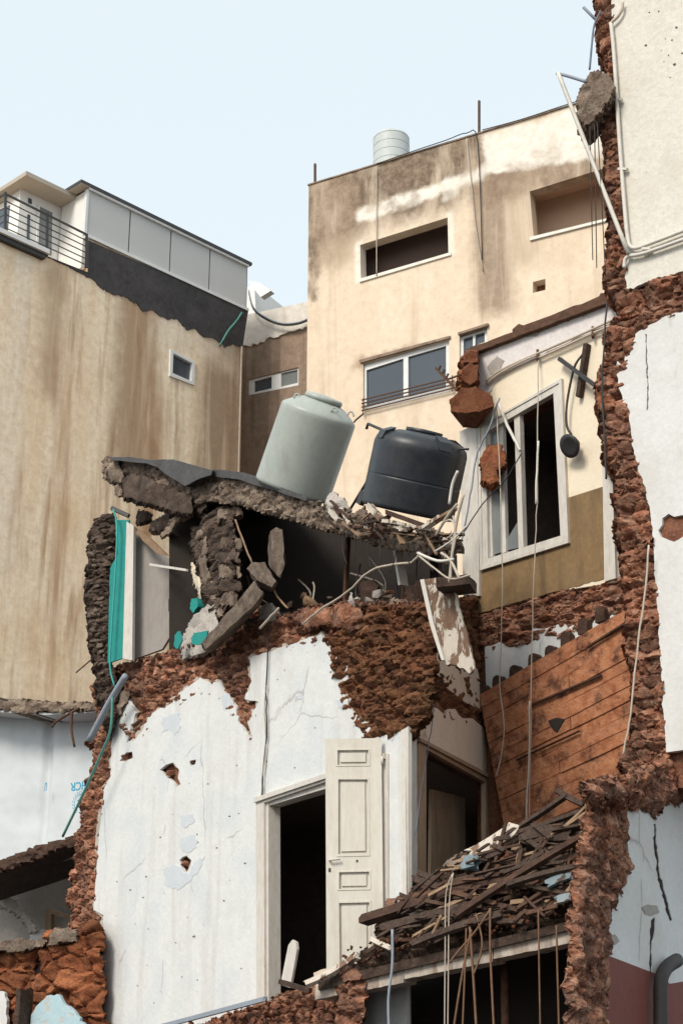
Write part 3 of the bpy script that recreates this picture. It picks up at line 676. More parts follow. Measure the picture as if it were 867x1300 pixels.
# ------------------------------------------------------------------ white wall A with the door
wa = T('ruined_wall', 'white plastered ruined wall with a doorway and torn brick top', 'wall', A.w(-3, 0))
DOOR = [(336, 1016), (485, 967), (487, 1250), (338, 1290)]
PL = jag([(127, 1345), (129, 1290, 1), (130, 1230, 1.5), (132, 1162), (119, 1155), (126, 1060), (133, 1000), (141, 985, 1.5), (143, 905, 2), (164, 889, 2), (173, 905, 2), (161, 943, 2), (173, 938, 2), (183, 924, 2), (194, 905, 2.5),
          (214, 895, 2), (235, 874, 2), (254, 860, 2), (266, 866, 1.5), (280, 866, 2), (298, 895, 2), (302, 915, 2), (320, 939, 2), (315, 917, 2), (328, 891, 1.5), (311, 887, 2), (320, 865, 1.5), (317, 836, 1.5), (365, 819, 1.5), (407, 805, 1.5),
          (420, 828, 2), (441, 845, 2), (442, 865, 2), (431, 875, 2), (442, 888, 2), (442, 899, 2), (461, 913, 2), (470, 924, 1), (471, 938), (487, 934), (500, 930, 1), (512, 926), (514.5, 1000), (516, 1345)], 0, 4, 11)
H = [[(161, 955), (168, 954), (169, 962), (160, 967), (152, 966)], [(203, 977), (211, 971), (220, 968), (228, 978), (226, 988), (230, 996), (223, 1000), (219, 992), (211, 986)],
     [(241, 966), (249, 964), (248, 970), (242, 973)], [(228, 1092), (232, 1088), (237, 1086), (243, 1092), (242, 1099), (238, 1107), (233, 1107), (230, 1100)], [(244, 1189), (247, 1187), (249, 1190), (246, 1192)],
     [(300, 915), (304, 913), (303, 922)]]
H = [jag(h, .5, 3, i) for i, h in enumerate(H)]
pl = slab('plaster', A, PL, m_white, wa, [DOOR] + H[:5] + pits(34, 140, 316, 960, 1290, 3, avoid=[DOOR] + H) + pits(9, 330, 425, 850, 975, 4, avoid=[DOOR] + H), .0, .045)
slab('undercoat', A, expand(PL, 3.5, 3), m_under, wa, [DOOR] + [expand(h, -1.2, 4) for h in H[:4]], -.02, .05)
slab('wall_core', A, [(130, 1650), (128, 1230), (128, 1150), (134, 1000), (148, 920), (230, 885), (300, 850), (420, 820), (470, 900), (510, 930), (513, 1000), (518, 1700)], m_stone, wa, [DOOR], -.09, .0, ext=V((-.02, .16, 0)))
for i, (poly, lbl) in enumerate((([(207, 912), (216, 908), (228, 905), (230, 922), (222, 934), (214, 926), (206, 930)], 0), ([(229, 1036), (246, 1033), (247, 1043), (238, 1050), (230, 1048)], 0),
                              ([(228, 1064), (248, 1060), (250, 1076), (236, 1082), (230, 1078)], 0), ([(206, 1103), (222, 1098), (230, 1101), (233, 1109), (240, 1110), (246, 1095), (261, 1086), (256, 1100), (243, 1118), (225, 1130), (209, 1120)], 0),
                              ([(280, 885), (290, 880), (296, 896), (286, 902)], 0), ([(426, 888), (436, 884), (440, 894), (430, 899)], 0), ([(375, 882), (386, 880), (384, 886), (377, 888)], 0))):
    slab('bare_patch', A, jag(poly, 2.2, 3, i + 30), m_bare, wa, [], .004, .01)
# exposed masonry of the same wall
bands = [([(118, 868), (150, 846), (200, 832), (245, 818), (300, 800), (345, 786), (395, 772), (440, 766), (452, 780), (455, 800), (448, 860), (452, 905), (430, 900), (420, 860), (400, 835), (330, 850), (336, 895), (326, 950), (306, 940), (290, 905), (262, 885), (210, 912), (188, 938), (155, 952), (146, 925), (128, 935), (112, 945), (124, 905)], m_rubble, -.075, .42, 21, 90),
         ([(128, 925), (146, 905), (146, 990), (138, 1010), (131, 1065), (124, 1160), (138, 1165), (136, 1240), (136, 1330), (60, 1330), (92, 1200), (92, 1140), (100, 1065), (104, 1025), (118, 970)], m_rubble, -.05, .42, 22, 60),
         ([(430, 775), (470, 770), (546, 762), (552, 800), (553, 850), (540, 905), (522, 934), (505, 938), (465, 938), (436, 900), (426, 850), (410, 815)], m_earth, -.02, .45, 23, 34)]
for i, (poly, mm, d, th, sd_, ns) in enumerate(bands):
    lump('masonry', A, poly, mm, wa, [], d, th, .032, .07, (.26, .15), .07, .03, sd_, kind=None)
    stones(A, poly, ns, m_stone if i < 2 else m_earth, wa, (.04, .11), d + .01, sd_)
for k, h in enumerate(H[:4]):
    cx = sum(p[0] for p in h) / len(h); cy = sum(p[1] for p in h) / len(h)
    p = A.P(cx, cy, -.06); inst('stone', rock_mesh(k, m_stone), Matrix.Translation(p) @ Matrix.Rotation(k, 4, 'Z') @ Matrix.Diagonal((.22, .16, .15, 1)), wa)
# door frame, lining, leaf
df = slab('door_frame', A, [(325, 1016), (335, 1009), (492, 957), (492, 1250), (485, 1252), (485, 968), (335, 1019), (336, 1288), (326, 1292)], m_jamb, wa, [], .025, .06)
slab('door_head', A, [(322, 1013), (487, 956), (487, 963), (336, 1014), (322, 1019)], m_jamb, df, [], .055, .05)
slab('lining', A, [(336.3, 1017), (341, 1016), (341, 1289), (338, 1290)], m_jamb, df, [], -.01, .17)
la = A.loc(338, 1017); lb = A.loc(485, 968)
fbox('door_lining_head', A, la[0] - .02, lb[0], la[1] - .06, la[1] + .0, -.19, -.02, m_jamb, df)
zl = A.loc(400, 1275)[1] - .1; zh = A.loc(336, 1016)[1] + .35
def prism(name, pts, z0, z1, m, par):
    n = len(pts); vv = [V((p.x, p.y, z0)) for p in pts] + [V((p.x, p.y, z1)) for p in pts]
    return mk(name, vv, [tuple(range(n))[::-1], tuple(range(n, 2 * n))] + [(k, (k + 1) % n, n + (k + 1) % n, n + k) for k in range(n)], m, par)
ia = A.P(200, 1100, -.5); ib = A.P(505, 1100, -.3) + V((0, .25, 0)); ic = B.P(640, 1050, -.3); idd = ic + V((-.3, 2.2, 0)); ie = ia + V((.6, 2.0, 0))
prism('room_ceiling', [ia, ib, ic, idd, ie], zh, zh + .12, m_interior, wa); prism('room_floor', [ia, ib, ic, idd, ie], zl - .12, zl, m_interior, wa)
for p_, q_ in ((ic, idd), (idd, ie), (ie, ia)):
    t_ = (q_ - p_).normalized(); nn = V((-t_.y, t_.x, 0)) * .1
    prism('room_wall', [p_, q_, q_ - nn, p_ - nn], zl, zh, m_interior, wa)
hp = A.P(486, 1100, .06)
DL = wall((hp.x, hp.y), -86)
leaf = slab('door', DL, [(413.5, 938), (484, 937), (487, 1230), (415, 1236)], m_doorw, wa, [], -.012, .02)
PN = [[(427, 951), (469, 950.5), (469, 972), (427, 972.5)], [(428, 988), (468, 988), (469, 1085), (428, 1086)], [(429, 1106), (470, 1105), (470, 1129), (429, 1130)], [(429, 1145), (470, 1144), (471, 1221), (430, 1224)]]
slab('door_frame_boards', DL, [(413, 938), (484, 937), (487, 1230), (414.5, 1236)], m_doorw, leaf, PN, .015, .027)
for q4 in PN:
    cx = sum(p[0] for p in q4) / 4; cy = sum(p[1] for p in q4) / 4
    sx = 1 - 5 / (q4[1][0] - q4[0][0]) * 2; sy = 1 - 5 / (q4[2][1] - q4[1][1]) * 2
    slab('door_panel', DL, [(cx + (x - cx) * sx, cy + (y - cy) * sy) for x, y in q4], m_doorw, leaf, [], .006, .016)
    slab('panel_moulding', DL, [(cx + (x - cx) * 1.03, cy + (y - cy) * 1.03) for x, y in q4], m_doorw, leaf, [[(cx + (x - cx) * (1 - 3 / (q4[1][0] - q4[0][0])), cy + (y - cy) * (1 - 3 / (q4[2][1] - q4[1][1]))) for x, y in q4]], .021, .006)
tube('handle', [DL.P(418.5, 1092, .01), DL.P(418.5, 1092, .05), DL.P(420, 1091.5, .06), DL.P(432, 1090.5, .055)], .011, m_jamb, leaf)
slab('keyhole', DL, [(417, 1102), (420, 1102), (420, 1107), (417, 1107)], m_blackmetal, leaf, [], .019, .01)
slab('bolt_hole', DL, [(452, 1091.5), (454.5, 1091.5), (454.5, 1094.5), (452, 1094.5)], m_blackmetal, leaf, [], .019, .01)
tube('hinge', [DL.P(485, 960, .02), DL.P(485, 970, .02)], .014, m_jamb, leaf, smooth=False)
slab('corner_post', A, [(510, 927), (518, 922), (518, 1140), (512, 1140)], m_jamb, wa, [], .03, .05)

# ------------------------------------------------------------------ wall B with the inner doorway
wb = T('ruined_wall', 'cream plastered wall with a brown framed inner doorway, cracked above', 'wall', B.w(1.2, 0))
DB = [(540, 949), (617, 992), (622, 1160), (540, 1160)]
slab('plaster', B, jag([(517, 932, 2), (530, 920, 3), (544, 896, 2), (556, 900, 2), (567, 908, 2), (570, 900, 2), (578, 900, 2), (586, 911, 2), (600, 912, 2), (612, 922), (645, 1000), (650, 1160), (516, 1160)], 0, 4, 41), m_creamB, wb, [DB], 0, .04)
slab('plaster', B, jag([(546, 853, 2), (550, 830, 2), (558, 805), (592, 800, 2), (606, 850), (616, 905, 2), (600, 896, 3), (580, 884, 3), (566, 872, 2), (562, 861, 2)], 0, 4, 42), m_creamB, wb, [], 0.0, .04)
slab('wall_core', B, [(522, 940), (548, 862), (620, 850), (655, 960), (660, 1190), (530, 1190), (522, 1000)], m_stone, wb, [[(541, 949), (617, 993), (622, 1190), (541, 1190)]], -.05, .0, ext=V((-.04, .2, 0)))
mp = [(519, 926), (540, 890), (548, 845), (552, 785), (560, 760), (612, 755), (622, 830), (625, 925), (600, 925), (560, 915), (540, 930)]
lump('masonry', B, mp, m_earth, wb, [], -.05, .25, .035, .05, (.26, .15), .05, .03, 43)
stones(B, mp, 22, m_stone, wb, (.04, .1), -.04, 43)
df = slab('door_frame', B, [(531, 945), (535, 937), (619, 982), (621, 1160), (617, 1160), (616, 993), (541, 951), (541, 1160), (532, 1160)], m_framebrown, wb, [], .03, .06)
slab('door_head', B, [(533, 936), (620, 982), (620, 987), (534, 941)], m_framebrown, df, [], .06, .05)
inner = B.shift(-.45)
dl = slab('door', inner, [(548, 1002), (590, 1012), (592, 1160), (546, 1160)], m_framebrown, wb, [], 0, .04)
slab('door_panel', inner, [(557, 1028), (577, 1020), (578, 1075), (557, 1085)], m_framebrown, dl, [], .012, .02)
slab('corner_post', B, [(514.5, 926), (529, 923), (530, 1150), (516, 1150)], m_jamb, wb, [], .022, .05)

# ------------------------------------------------------------------ hanging lath boarding
pk = T('boarded_wall', 'reddish board wall hanging askew below a row of joist stubs', 'board wall', C.P(700, 1000, .3))
PP = C.shift(.12)
Lft = lambda t: (608 + 37 * t, 882 + 195 * t)
Rgt = lambda t: (796 + 8 * math.sin(t * 2.2) - 14 * t * t, 772 + 245 * t)
NPL = 12
slab('backing', PP, [Lft(0.01), Rgt(0.01), Rgt(.5), Rgt(1), Lft(1)], m_wood, pk, [], -.035, .03)
cuts = [0, .085, .165, .25, .315, .40, .475, .545, .62, .69, .77, .85, .93, 1.0]
for k in range(len(cuts) - 1):
    t0, t1 = cuts[k] + .002, cuts[k + 1] - .002
    a, b_, c, d = Lft(t0), Rgt(t0), Rgt(t1), Lft(t1)
    mids_t = []; mids_b = []
    for f in (.2, .4, .6, .8):
        mids_t.append((a[0] + (b_[0] - a[0]) * f, a[1] + (b_[1] - a[1]) * f + random.uniform(-1.0, .6)))
        mids_b.append((d[0] + (c[0] - d[0]) * f, d[1] + (c[1] - d[1]) * f + random.uniform(-.6, 1.4)))
    if k in (2, 5, 8):
        f = random.uniform(.45, .65); g = (a[0] + (b_[0] - a[0]) * f, a[1] + (b_[1] - a[1]) * f); h_ = (d[0] + (c[0] - d[0]) * f, d[1] + (c[1] - d[1]) * f)
        slab('board', PP, [a] + mids_t[:2] + [g, h_] + mids_b[:2][::-1] + [d], m_plank, pk, [], random.uniform(-.012, .01), .03)
        slab('board', PP, [(g[0] + 1, g[1])] + mids_t[3:] + [b_, c] + mids_b[3:] + [(h_[0] + 1.2, h_[1])], m_plank, pk, [], random.uniform(.0, .02), .03)
    else:
        slab('board', PP, [a] + mids_t + [b_, c] + mids_b[::-1] + [d], m_plank, pk, [], random.uniform(-.012, .018), .03)
for (p, q, w) in (((672, 896), (763, 857), 2.6), ((655, 965), (735, 928), 1.6), ((745, 822), (795, 790), 2.4)):
    beam('lath_strip', PP.P(*p, .03), PP.P(*q, .03), .03, w / 110, m_woodb, pk, up=C.v)
for (p, q) in (((748, 905), (768, 897)),):
    slab('hole_shade_patch', PP, [(695, 915), (706, 911), (716, 913), (706, 930), (700, 924)], m_intd, pk, [], .021, .02)  # dark patch laid on the boards, a hole's shade put into colour
jst = [(610, 874), (630.5, 863), (652, 850), (676, 835), (697, 825), (717, 807), (739, 790), (761, 775)]
for (x, y) in jst:
    hx = slab('joist_end', PP, [(x - 6, y + 16), (x - 6, y + 2), (x - 5, y - 3), (x - 1, y - 6), (x + 3, y - 5.5), (x + 5.5, y - 2), (x + 6, y + 12)], m_woodb, pk, [], -.02, .2)
wst = jag([(615, 822, 2), (634, 815, 2), (648, 821, 2), (670, 808, 2), (676, 798, 2), (695, 797, 2), (711, 789, 2), (721, 796, 2), (736, 792, 2), (755, 781, 2), (766, 762, 2), (773, 776), (792, 768), (795, 800), (618, 905)], 0, 4, 51)

# ------------------------------------------------------------------ window wall C
wc = T('ruined_wall', 'cream and ochre wall with a broken white window and pale lilac top', 'wall', C.w(1, 0))
WC = [(614, 545), (704, 495), (714, 684), (616, 714)]
slab('plaster', C, [(604, 438), (772, 380), (800, 372), (806, 735), (700, 752), (650, 766), (606, 779)], m_yellow, wc, [WC], 0, .05)
slab('lilac_band', C, jag([(604, 439), (772, 381), (788, 400), (788, 404, .8), (700, 444, 1), (640, 474, 2), (626, 488, 2.5), (618, 505, 2), (605, 508)], 0, 5, 61), m_lilac, wc, [], .015, .03)
for i, poly in enumerate(([(660, 422), (690, 409), (706, 404), (704, 413), (690, 420), (680, 427), (668, 428)], [(722, 400), (742, 389), (762, 384), (756, 394), (740, 402), (730, 400)], [(618, 466), (630, 452), (640, 458), (634, 470), (622, 476)])):
    slab('bare_patch', C, jag(poly, 1.2, 4, i + 60), m_concpl, wc, [], .021, .02)
slab('dado', C, jag([(606, 669), (614.5, 666.5), (616, 714), (714, 684), (711, 635), (764, 618), (766, 735, 1.5), (700, 752, 1.5), (650, 766, 1.5), (606, 779)], 0, 5, 62), m_ochre, wc, [], .008, .03)
slab('wall_core', C, [(606, 442), (770, 386), (800, 380), (806, 760), (800, 1100), (606, 1100)], m_stone, wc, [WC], -.06, .34)
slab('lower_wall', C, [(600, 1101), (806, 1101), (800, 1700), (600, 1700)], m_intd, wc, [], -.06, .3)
slab('pale_strip', C, wst, m_white, wc, [], -.005, .04)
ms = [(604, 782), (650, 768), (700, 754), (770, 737), (806, 730), (806, 775), (766, 790), (720, 805), (672, 818), (640, 824), (612, 840)]
lump('masonry', C, ms, m_rubble, wc, [], -.02, .12, .035, .05, (.3, .12), .04, .03, 63); stones(C, ms, 34, m_stone, wc, (.06, .14), -.02, 63)
slab('pilaster', C, [(583, 548), (607, 537), (608, 756), (588, 762)], m_jamb, wc, [], .05, .4)
slab('pilaster', C, [(763, 545), (775, 540), (781, 734), (767, 738)], m_jamb, wc, [], .05, .08)
slab('pilaster_edge', C, [(776, 600), (793, 690), (795, 728), (782, 734)], m_conc and m_concpl, wc, [], .01, .05)
wf = slab('window', C, [(607, 543), (710, 484), (718.5, 686), (611, 720)], m_jamb, wc, [[(616, 549), (702, 499), (711, 680), (619, 709)]], .035, .09)
slab('window_trim', C, [(604, 544), (712, 480), (721, 689), (609, 724)], m_jamb, wf, [[(608.5, 543), (709, 486), (717, 685), (612, 718.5)]], .05, .05)
slab('mullion', C, [(652, 524), (659, 520), (664, 694), (658, 697)], m_jamb, wf, [], .0, .08)
slab('sash', C, [(633, 538), (638, 535), (642, 700), (637, 703)], m_jamb, wf, [], -.02, .06)
slab('sash', C, [(616, 549), (621, 546), (625, 706), (620, 709)], m_jamb, wf, [], -.02, .06)
slab('pane', C, [(620, 548), (635, 540), (639, 700), (624, 705)], m_glassg, wf, [], -.05, .012)
slab('pane', C, [(640, 690), (657, 662), (659, 695), (641, 699)], m_glassg, wf, [], -.05, .012)
r0 = C.loc(607, 600); r1 = C.loc(716, 600)
room(C, r0[0] - .2, r1[0] + .6, C.loc(650, 715)[1] - .2, C.loc(704, 495)[1] + .25, -2.4, -.41, m_interior, wc)
rf = slab('roof_edge', C, jag([(594, 442), (772, 378, 1), (774, 383), (597, 449, 1)], .6, 6, 66), m_rust, wc, [], .10, .5)
slab('roof_felt', C, [(650, 418), (658, 411), (664, 413), (700, 400), (728, 388), (738, 386), (760, 376), (762, 372), (770, 372), (770, 380), (650, 423)], m_rust, rf, [], .08, .4)
cpn = T('conduit_pair', 'two tan conduits running side by side under the lilac band', 'pipes', C.P(700, 450, .1))
tube('conduit', [C.P(x, y, .06) for x, y in ((617, 484), (632, 472), (660, 458), (700, 441), (745, 421), (788, 401))], .018, m_pipe, cpn)
tube('conduit', [C.P(x, y, .06) for x, y in ((617, 487), (634, 474), (660, 460), (681, 451))], .017, m_pipe, cpn)
tube('conduit', [C.P(x, y, .06) for x, y in ((682, 455), (720, 438), (750, 424), (788, 408))], .018, m_pipe, cpn)
for x, y in ((682, 450), (752, 421)): beam('clip', C.P(x, y - 5, .02), C.P(x, y + 7, .085), .03, .05, m_rust, cpn)
# lamp
lp = T('wall_lamp', 'black bell shaped lamp hanging on a curved cable beside the window', 'lamp', C.P(726, 580, .1))
cc = C.P(726, 565, .16); ax = (C.n * .85 + V((0, 0, -.45)) + C.u * -.15).normalized()
mt = Matrix.Translation(cc) @ ax.to_track_quat('Z', 'Y').to_matrix().to_4x4()
lathe('lamp_shade', [(.03, -.10), (.05, -.09), (.06, -.03), (.10, -.02), (.105, .0), (.135, .01), (.14, .03), (.155, .045), (.155, .06), (.10, .055), (.02, .05)], m_blackmetal, mt, lp, 28)
tube('arm', [C.P(725, 552, .10), C.P(719, 540, .10), C.P(719, 515, .10), C.P(724, 485, .1), C.P(730, 463, .1), C.P(740, 449, .07)], .016, m_cabled, lp)
beam('mounting_bar', C.P(735, 504, .05), C.P(745, 437, .05), .085, .06, m_wood, lp, up=C.u)
beam('stay_rod', C.P(709, 455, .10), C.P(768, 499, .16), .05, .05, m_blackmetal, lp, ragged=.02)
# torn corner blocks at the left of C
ck = T('brick_lump', 'orange brick lump still clinging to the corner above the white pilaster', 'masonry chunk', C.P(600, 540, .3))
lump('masonry', C, [(586, 452), (592, 444), (606, 441), (607, 500), (585, 500), (581, 476), (586, 468)], m_orange, ck, [], .06, .35, .03, .05, (.2, .14), .04, .03, 64)
def facet_block(name, fr, front, back, d0, d1, m, parent=None):
    n = len(front); vv = [fr.P(x, y, d0) for x, y in front] + [fr.P(x, y, d1) for x, y in back]
    o = mk(name, vv, [tuple(range(n)), tuple(range(n, 2 * n))[::-1]] + [(k, (k + 1) % n, n + (k + 1) % n, n + k) for k in range(n)], m, parent)
    bm = bmesh.new(); bm.from_mesh(o.data)
    bmesh.ops.triangulate(bm, faces=bm.faces); bmesh.ops.subdivide_edges(bm, edges=bm.edges, cuts=3, use_grid_fill=True)
    for v in bm.verts:
        w_ = v.co + o.location
        v.co += V((noise.noise(w_ * 9), noise.noise(w_ * 9 + V((5, 0, 0))), noise.noise(w_ * 9 + V((0, 7, 0))))) * .022 + V((noise.noise(w_ * 22), noise.noise(w_ * 22 + V((5, 0, 0))), noise.noise(w_ * 22 + V((0, 7, 0))))) * .01
    bm.to_mesh(o.data); bm.free(); return o
facet_block('block', C, [(571, 508), (587, 493), (604, 491), (625, 502), (627, 516), (608, 522), (590, 524), (572, 522)], [(576, 512), (590, 496), (606, 496), (622, 506), (624, 521), (606, 543), (588, 543), (577, 528)], .46, .05, m_orange, ck)
facet_block('block', C, [(588, 470), (594, 462), (606, 464), (606, 482), (597, 488), (586, 482)], [(588, 466), (594, 458), (607, 460), (607, 486), (597, 492), (586, 486)], .42, .05, m_orange, ck)
facet_block('block', C, [(590, 450), (596, 445), (606, 446), (606, 458), (598, 462), (589, 460)], [(590, 448), (596, 443), (607, 444), (607, 462), (598, 464), (588, 462)], .38, .05, m_orange, ck)
ck2 = lump('brick_fragment', C, [(602, 585), (606, 572), (616, 562), (630, 563), (635, 580), (634, 592), (627, 597), (629, 610), (618, 613), (606, 607), (608, 596)], m_orange, None, [], .28, .26, .026, .04, (.2, .15), .06, .03, 67)
tag(ck2, 'small orange brick fragment dangling over the left sash of the broken window', 'masonry chunk')

# ------------------------------------------------------------------ right wall D
wd_ = T('ruined_wall', 'tall right wall with smooth pale plaster and a torn red masonry edge', 'wall', D.w(.5, 0))
slab('plaster', D, jag([(774, -60), (776, 20, 1), (779, 80, 1.2), (786, 200, 1.2), (793, 300, 1.5), (795, 330, 2), (794, 369, 2), (829, 355, 2), (867, 344, 2), (930, 318), (930, -60)], 0, 5, 71), m_cream_d, wd_, pits(8, 838, 866, 30, 100, 5, (.6, 2.4)) + pits(4, 800, 866, 10, 60, 6, (.6, 1.8)), .07, .06)
slab('undercoat', D, [(790, -55), (925, -55), (925, 310), (800, 325)], m_under, wd_, [], .045, .02)
CR = [[(818.5, 424), (820.2, 424), (820.6, 450), (821.5, 470), (823, 495), (822, 520), (820, 521), (821, 495), (819.5, 470), (819, 450)]]
HP = jag([(835, 673), (840, 666), (840, 658), (848, 652), (855, 656), (867, 654), (880, 660), (884, 676), (867, 681), (855, 688), (847, 685), (838, 681)], .6, 3, 72)
slab('plaster', D, jag([(813, 419, 1), (820, 415, 2), (831, 409, 2), (844, 401, 2), (867, 395, 2), (930, 372), (930, 949), (867, 952), (845, 955, 1), (842, 910, 1.5), (840, 876, 1.5), (837, 825, 1.5), (836, 786, 1.5), (832, 752, 1.5), (830, 725, 1.5), (828, 681, 1.5), (825, 651, 1.5),
     (818, 617, 1.5), (810, 600, 1.5), (801, 560, 1.5), (798, 527, 1.5), (790, 507, 1.5), (785, 493, 1), (782, 469, 1), (783, 458, 1), (792, 469, 1), (793, 452, 1), (799, 451, 2), (806, 424, 1)], 0, 4, 73), m_white2, wd_, [HP, jag(CR[0], .9, 3, 5)], .07, .09)
slab('crack_shade_sheet', D, [(812, 422), (828, 420), (829, 524), (814, 524)], m_intd, wd_, [], .015, .03)  # dark sheet behind the slit paints the shade inside the crack
slab('wall_core', D, [(780, -60), (784, 200), (796, 370), (800, 440), (800, 560), (830, 700), (842, 958), (846, 1000), (930, 1000), (930, -60)], m_stone, wd_, [], -.05, .5)
slab('bare_patch', D, [(832, 648), (890, 648), (890, 692), (832, 692)], m_concpl if False else m_stone, wd_, [], .03, .04)
dm = [(757, -60), (759, 20), (760, 60), (767, 78), (770, 92), (762, 130), (765, 160), (770, 215), (774, 300), (768, 340), (772, 370), (788, 392), (768, 430), (765, 466), (755, 484), (760, 512), (765, 545), (768, 575), (778, 600), (782, 650), (786, 690), (792, 735), (793, 770), (795, 830), (803, 868), (801, 930), (788, 975), (800, 1010), (850, 1010), (850, 960), (846, 900), (838, 760), (832, 700), (826, 640), (806, 560), (800, 520), (795, 480), (805, 440), (815, 425), (860, 400), (925, 380), (925, 318), (860, 350), (800, 372), (799, 330), (795, 290), (783, 100), (780, -60)]
lump('masonry', D, dm, m_rubble, wd_, [], .03, .42, .032, .08, (.34, .2), .05, .035, 74)
stones(D, dm, 110, m_stone, wd_, (.05, .13), .04, 75)
# patched plaster mark
# conduits on D
cd = T('conduit_run', 'off white conduits bending from vertical to horizontal on the right wall', 'pipes', D.P(800, 325, .15))
tube('conduit', [D.P(x, y, .13) for x, y in ((775, 29), (779, 70), (786, 180), (793, 270), (796, 300), (799, 312), (806, 315), (820, 311), (867, 293), (930, 268))], .026, m_pipew, cd)
tube('conduit', [D.P(x, y, .13) for x, y in ((792, 340), (793, 330), (798, 325), (806, 324), (822, 320), (867, 304), (930, 280))], .026, m_pipew, cd)
tube('elbow', [D.P(x, y, .13) for x, y in ((775, 29), (783, 22), (789, 12), (790, 3))], .022, m_pipe, cd)
for x, y in ((783, 127), (790, 215), (820, 316)): beam('clip', D.P(x - 5, y, .12), D.P(x + 6, y, .12), .05, .03, m_pipew, cd)
pl_ = tube('loose_pole', [D.P(708, 92, .5), D.P(745, 188, .35), D.P(797, 322, .16)], .028, m_pipew, None); tag(pl_, 'long pale pole leaning from the conduits out over the sky', 'pole')
el = tube('loose_pipe', [D.P(706, 93, .5), D.P(722, 97, .45), D.P(744, 104, .4)], .022, m_bluepipe, None); tag(el, 'short blue grey pipe between the leaning pole and the hanging boulder', 'pipe')
bo = lump('concrete_boulder', D, [(725, 120), (730, 108), (738, 100), (741, 90), (748, 85), (760, 87), (770, 95), (772, 108), (764, 126), (748, 150), (738, 156), (733, 148)], m_concd if False else m_conc, None, [], .42, .5, .03, .03, (.6, .5), .09, .02, 76); tag(bo, 'grey concrete boulder jutting from the masonry edge against the sky', 'boulder')
st = tube('stub_pipe', [D.P(740, 9, .25), D.P(757, 26, .1), D.P(764, 32, .0)], .022, m_bluepipe, None, smooth=False); tag(st, 'short blue stub pipe poking out of the masonry edge at the top', 'pipe')
wr = tube('cable', [D.P(762, 14, .15), D.P(754, 32, .2), D.P(751, 55, .25), D.P(748, 88, .42)], .014, m_cableb); tag(wr, 'bluish cable from the masonry edge down to the concrete boulder', 'cable')

# ------------------------------------------------------------------ low right wall E with maroon dado
we = T('ruined_wall', 'cracked low wall with maroon dado behind a crumbling masonry pier', 'wall', E.w(.3, 0))
ck1 = [(829, 1046), (832, 1046), (834, 1080), (838, 1115), (846, 1140), (853, 1168), (850, 1170), (842, 1142), (834, 1117), (830, 1080)]
ck2_ = [(826, 1168), (831, 1164), (831, 1180), (827, 1200), (827, 1234), (824, 1234), (824, 1198)]
slab('plaster', E, jag([(796, 1020, 1), (807, 1012, 1), (818, 1020, 1.5), (828, 1036, 1), (836, 1034, 1), (843, 1023, 1), (853, 1015, 1), (867, 1012), (930, 1010), (930, 1400), (766, 1400), (768, 1300, 1.5), (771, 1210, 1.5), (773, 1148, 1.5), (784, 1139, 1.5), (788, 1128, 1.5), (799, 1106, 1), (795, 1051, 1)], 0, 4, 81), m_white2, we, [jag(ck1, 1.3, 4, 6), jag(ck2_, 1.2, 4, 7)], .0, .05)
for q4 in ([(822, 1042), (842, 1042), (862, 1174), (836, 1174)], [(818, 1160), (838, 1160), (836, 1240), (818, 1240)]): slab('crack_shade_sheet', E, q4, m_intd, we, [], -.010, .003)  # near-black sheets under both cracks stand in for their inner shade
slab('dado', E, jag([(771.5, 1213), (834, 1237), (850, 1249), (867, 1246), (930, 1262), (930, 1400), (767, 1400), (768.5, 1300, 1)], 0, 5, 82), m_maroon, we, [], .006, .03)
for i, poly in enumerate(([(814, 1152), (822, 1148), (834, 1150), (837, 1158), (828, 1162), (818, 1160)], [(772, 1186), (780, 1186), (786, 1195), (780, 1200), (772, 1196)])): slab('bare_patch', E, jag(poly, .8, 3, i + 82), m_concpl, we, [], .006, .02)
slab('undercoat', E, jag([(792, 1016, 2), (807, 1008, 2), (820, 1014, 2), (843, 1018, 2), (867, 1009), (930, 1007), (930, 1400), (764, 1400), (765, 1300, 2), (767, 1210, 2), (768, 1146, 2), (780, 1136, 2), (785, 1126, 2), (795, 1104, 2), (791, 1051, 2)], 0, 4, 88), m_under, we, [], -.015, .03)
slab('wall_core', E, [(760, 1700), (770, 1160), (800, 1020), (940, 1010), (940, 1700)], m_stone, we, [], -.06, .0, ext=V((.05, .4, 0)))
em = [(750, 992), (775, 985), (800, 982), (846, 958), (930, 952), (930, 1016), (850, 1018), (836, 1036), (815, 1022), (800, 1024), (799, 1056), (803, 1106), (790, 1135), (778, 1150), (776, 1210), (773, 1300), (772, 1345), (728, 1345), (727, 1290), (723, 1250), (727, 1235), (732, 1130), (738, 1090), (747, 1050), (750, 1010)]
lump('masonry', E, em, m_rubble, we, [], .08, .5, .028, .045, (.2, .16), .12, .035, 83)
stones(E, em, 75, m_stone, we, (.04, .09), .09, 84)
lump('ledge_stone', E, [(746, 1002), (752, 990), (775, 986), (800, 985), (805, 1000), (796, 1018), (775, 1012), (752, 1016)], m_rubble, we, [], .26, .4, .028, .04, (.3, .2), .08, .03, 85)
bp = tube('drain_pipe', [E.P(838, 1420, .12), E.P(838, 1300, .12), E.P(838, 1252, .12), E.P(841, 1236, .12), E.P(848, 1226, .12), E.P(859, 1219, .12)], .072, m_cabled, None, 14); tag(bp, 'thick black bent pipe in front of the maroon dado', 'pipe')

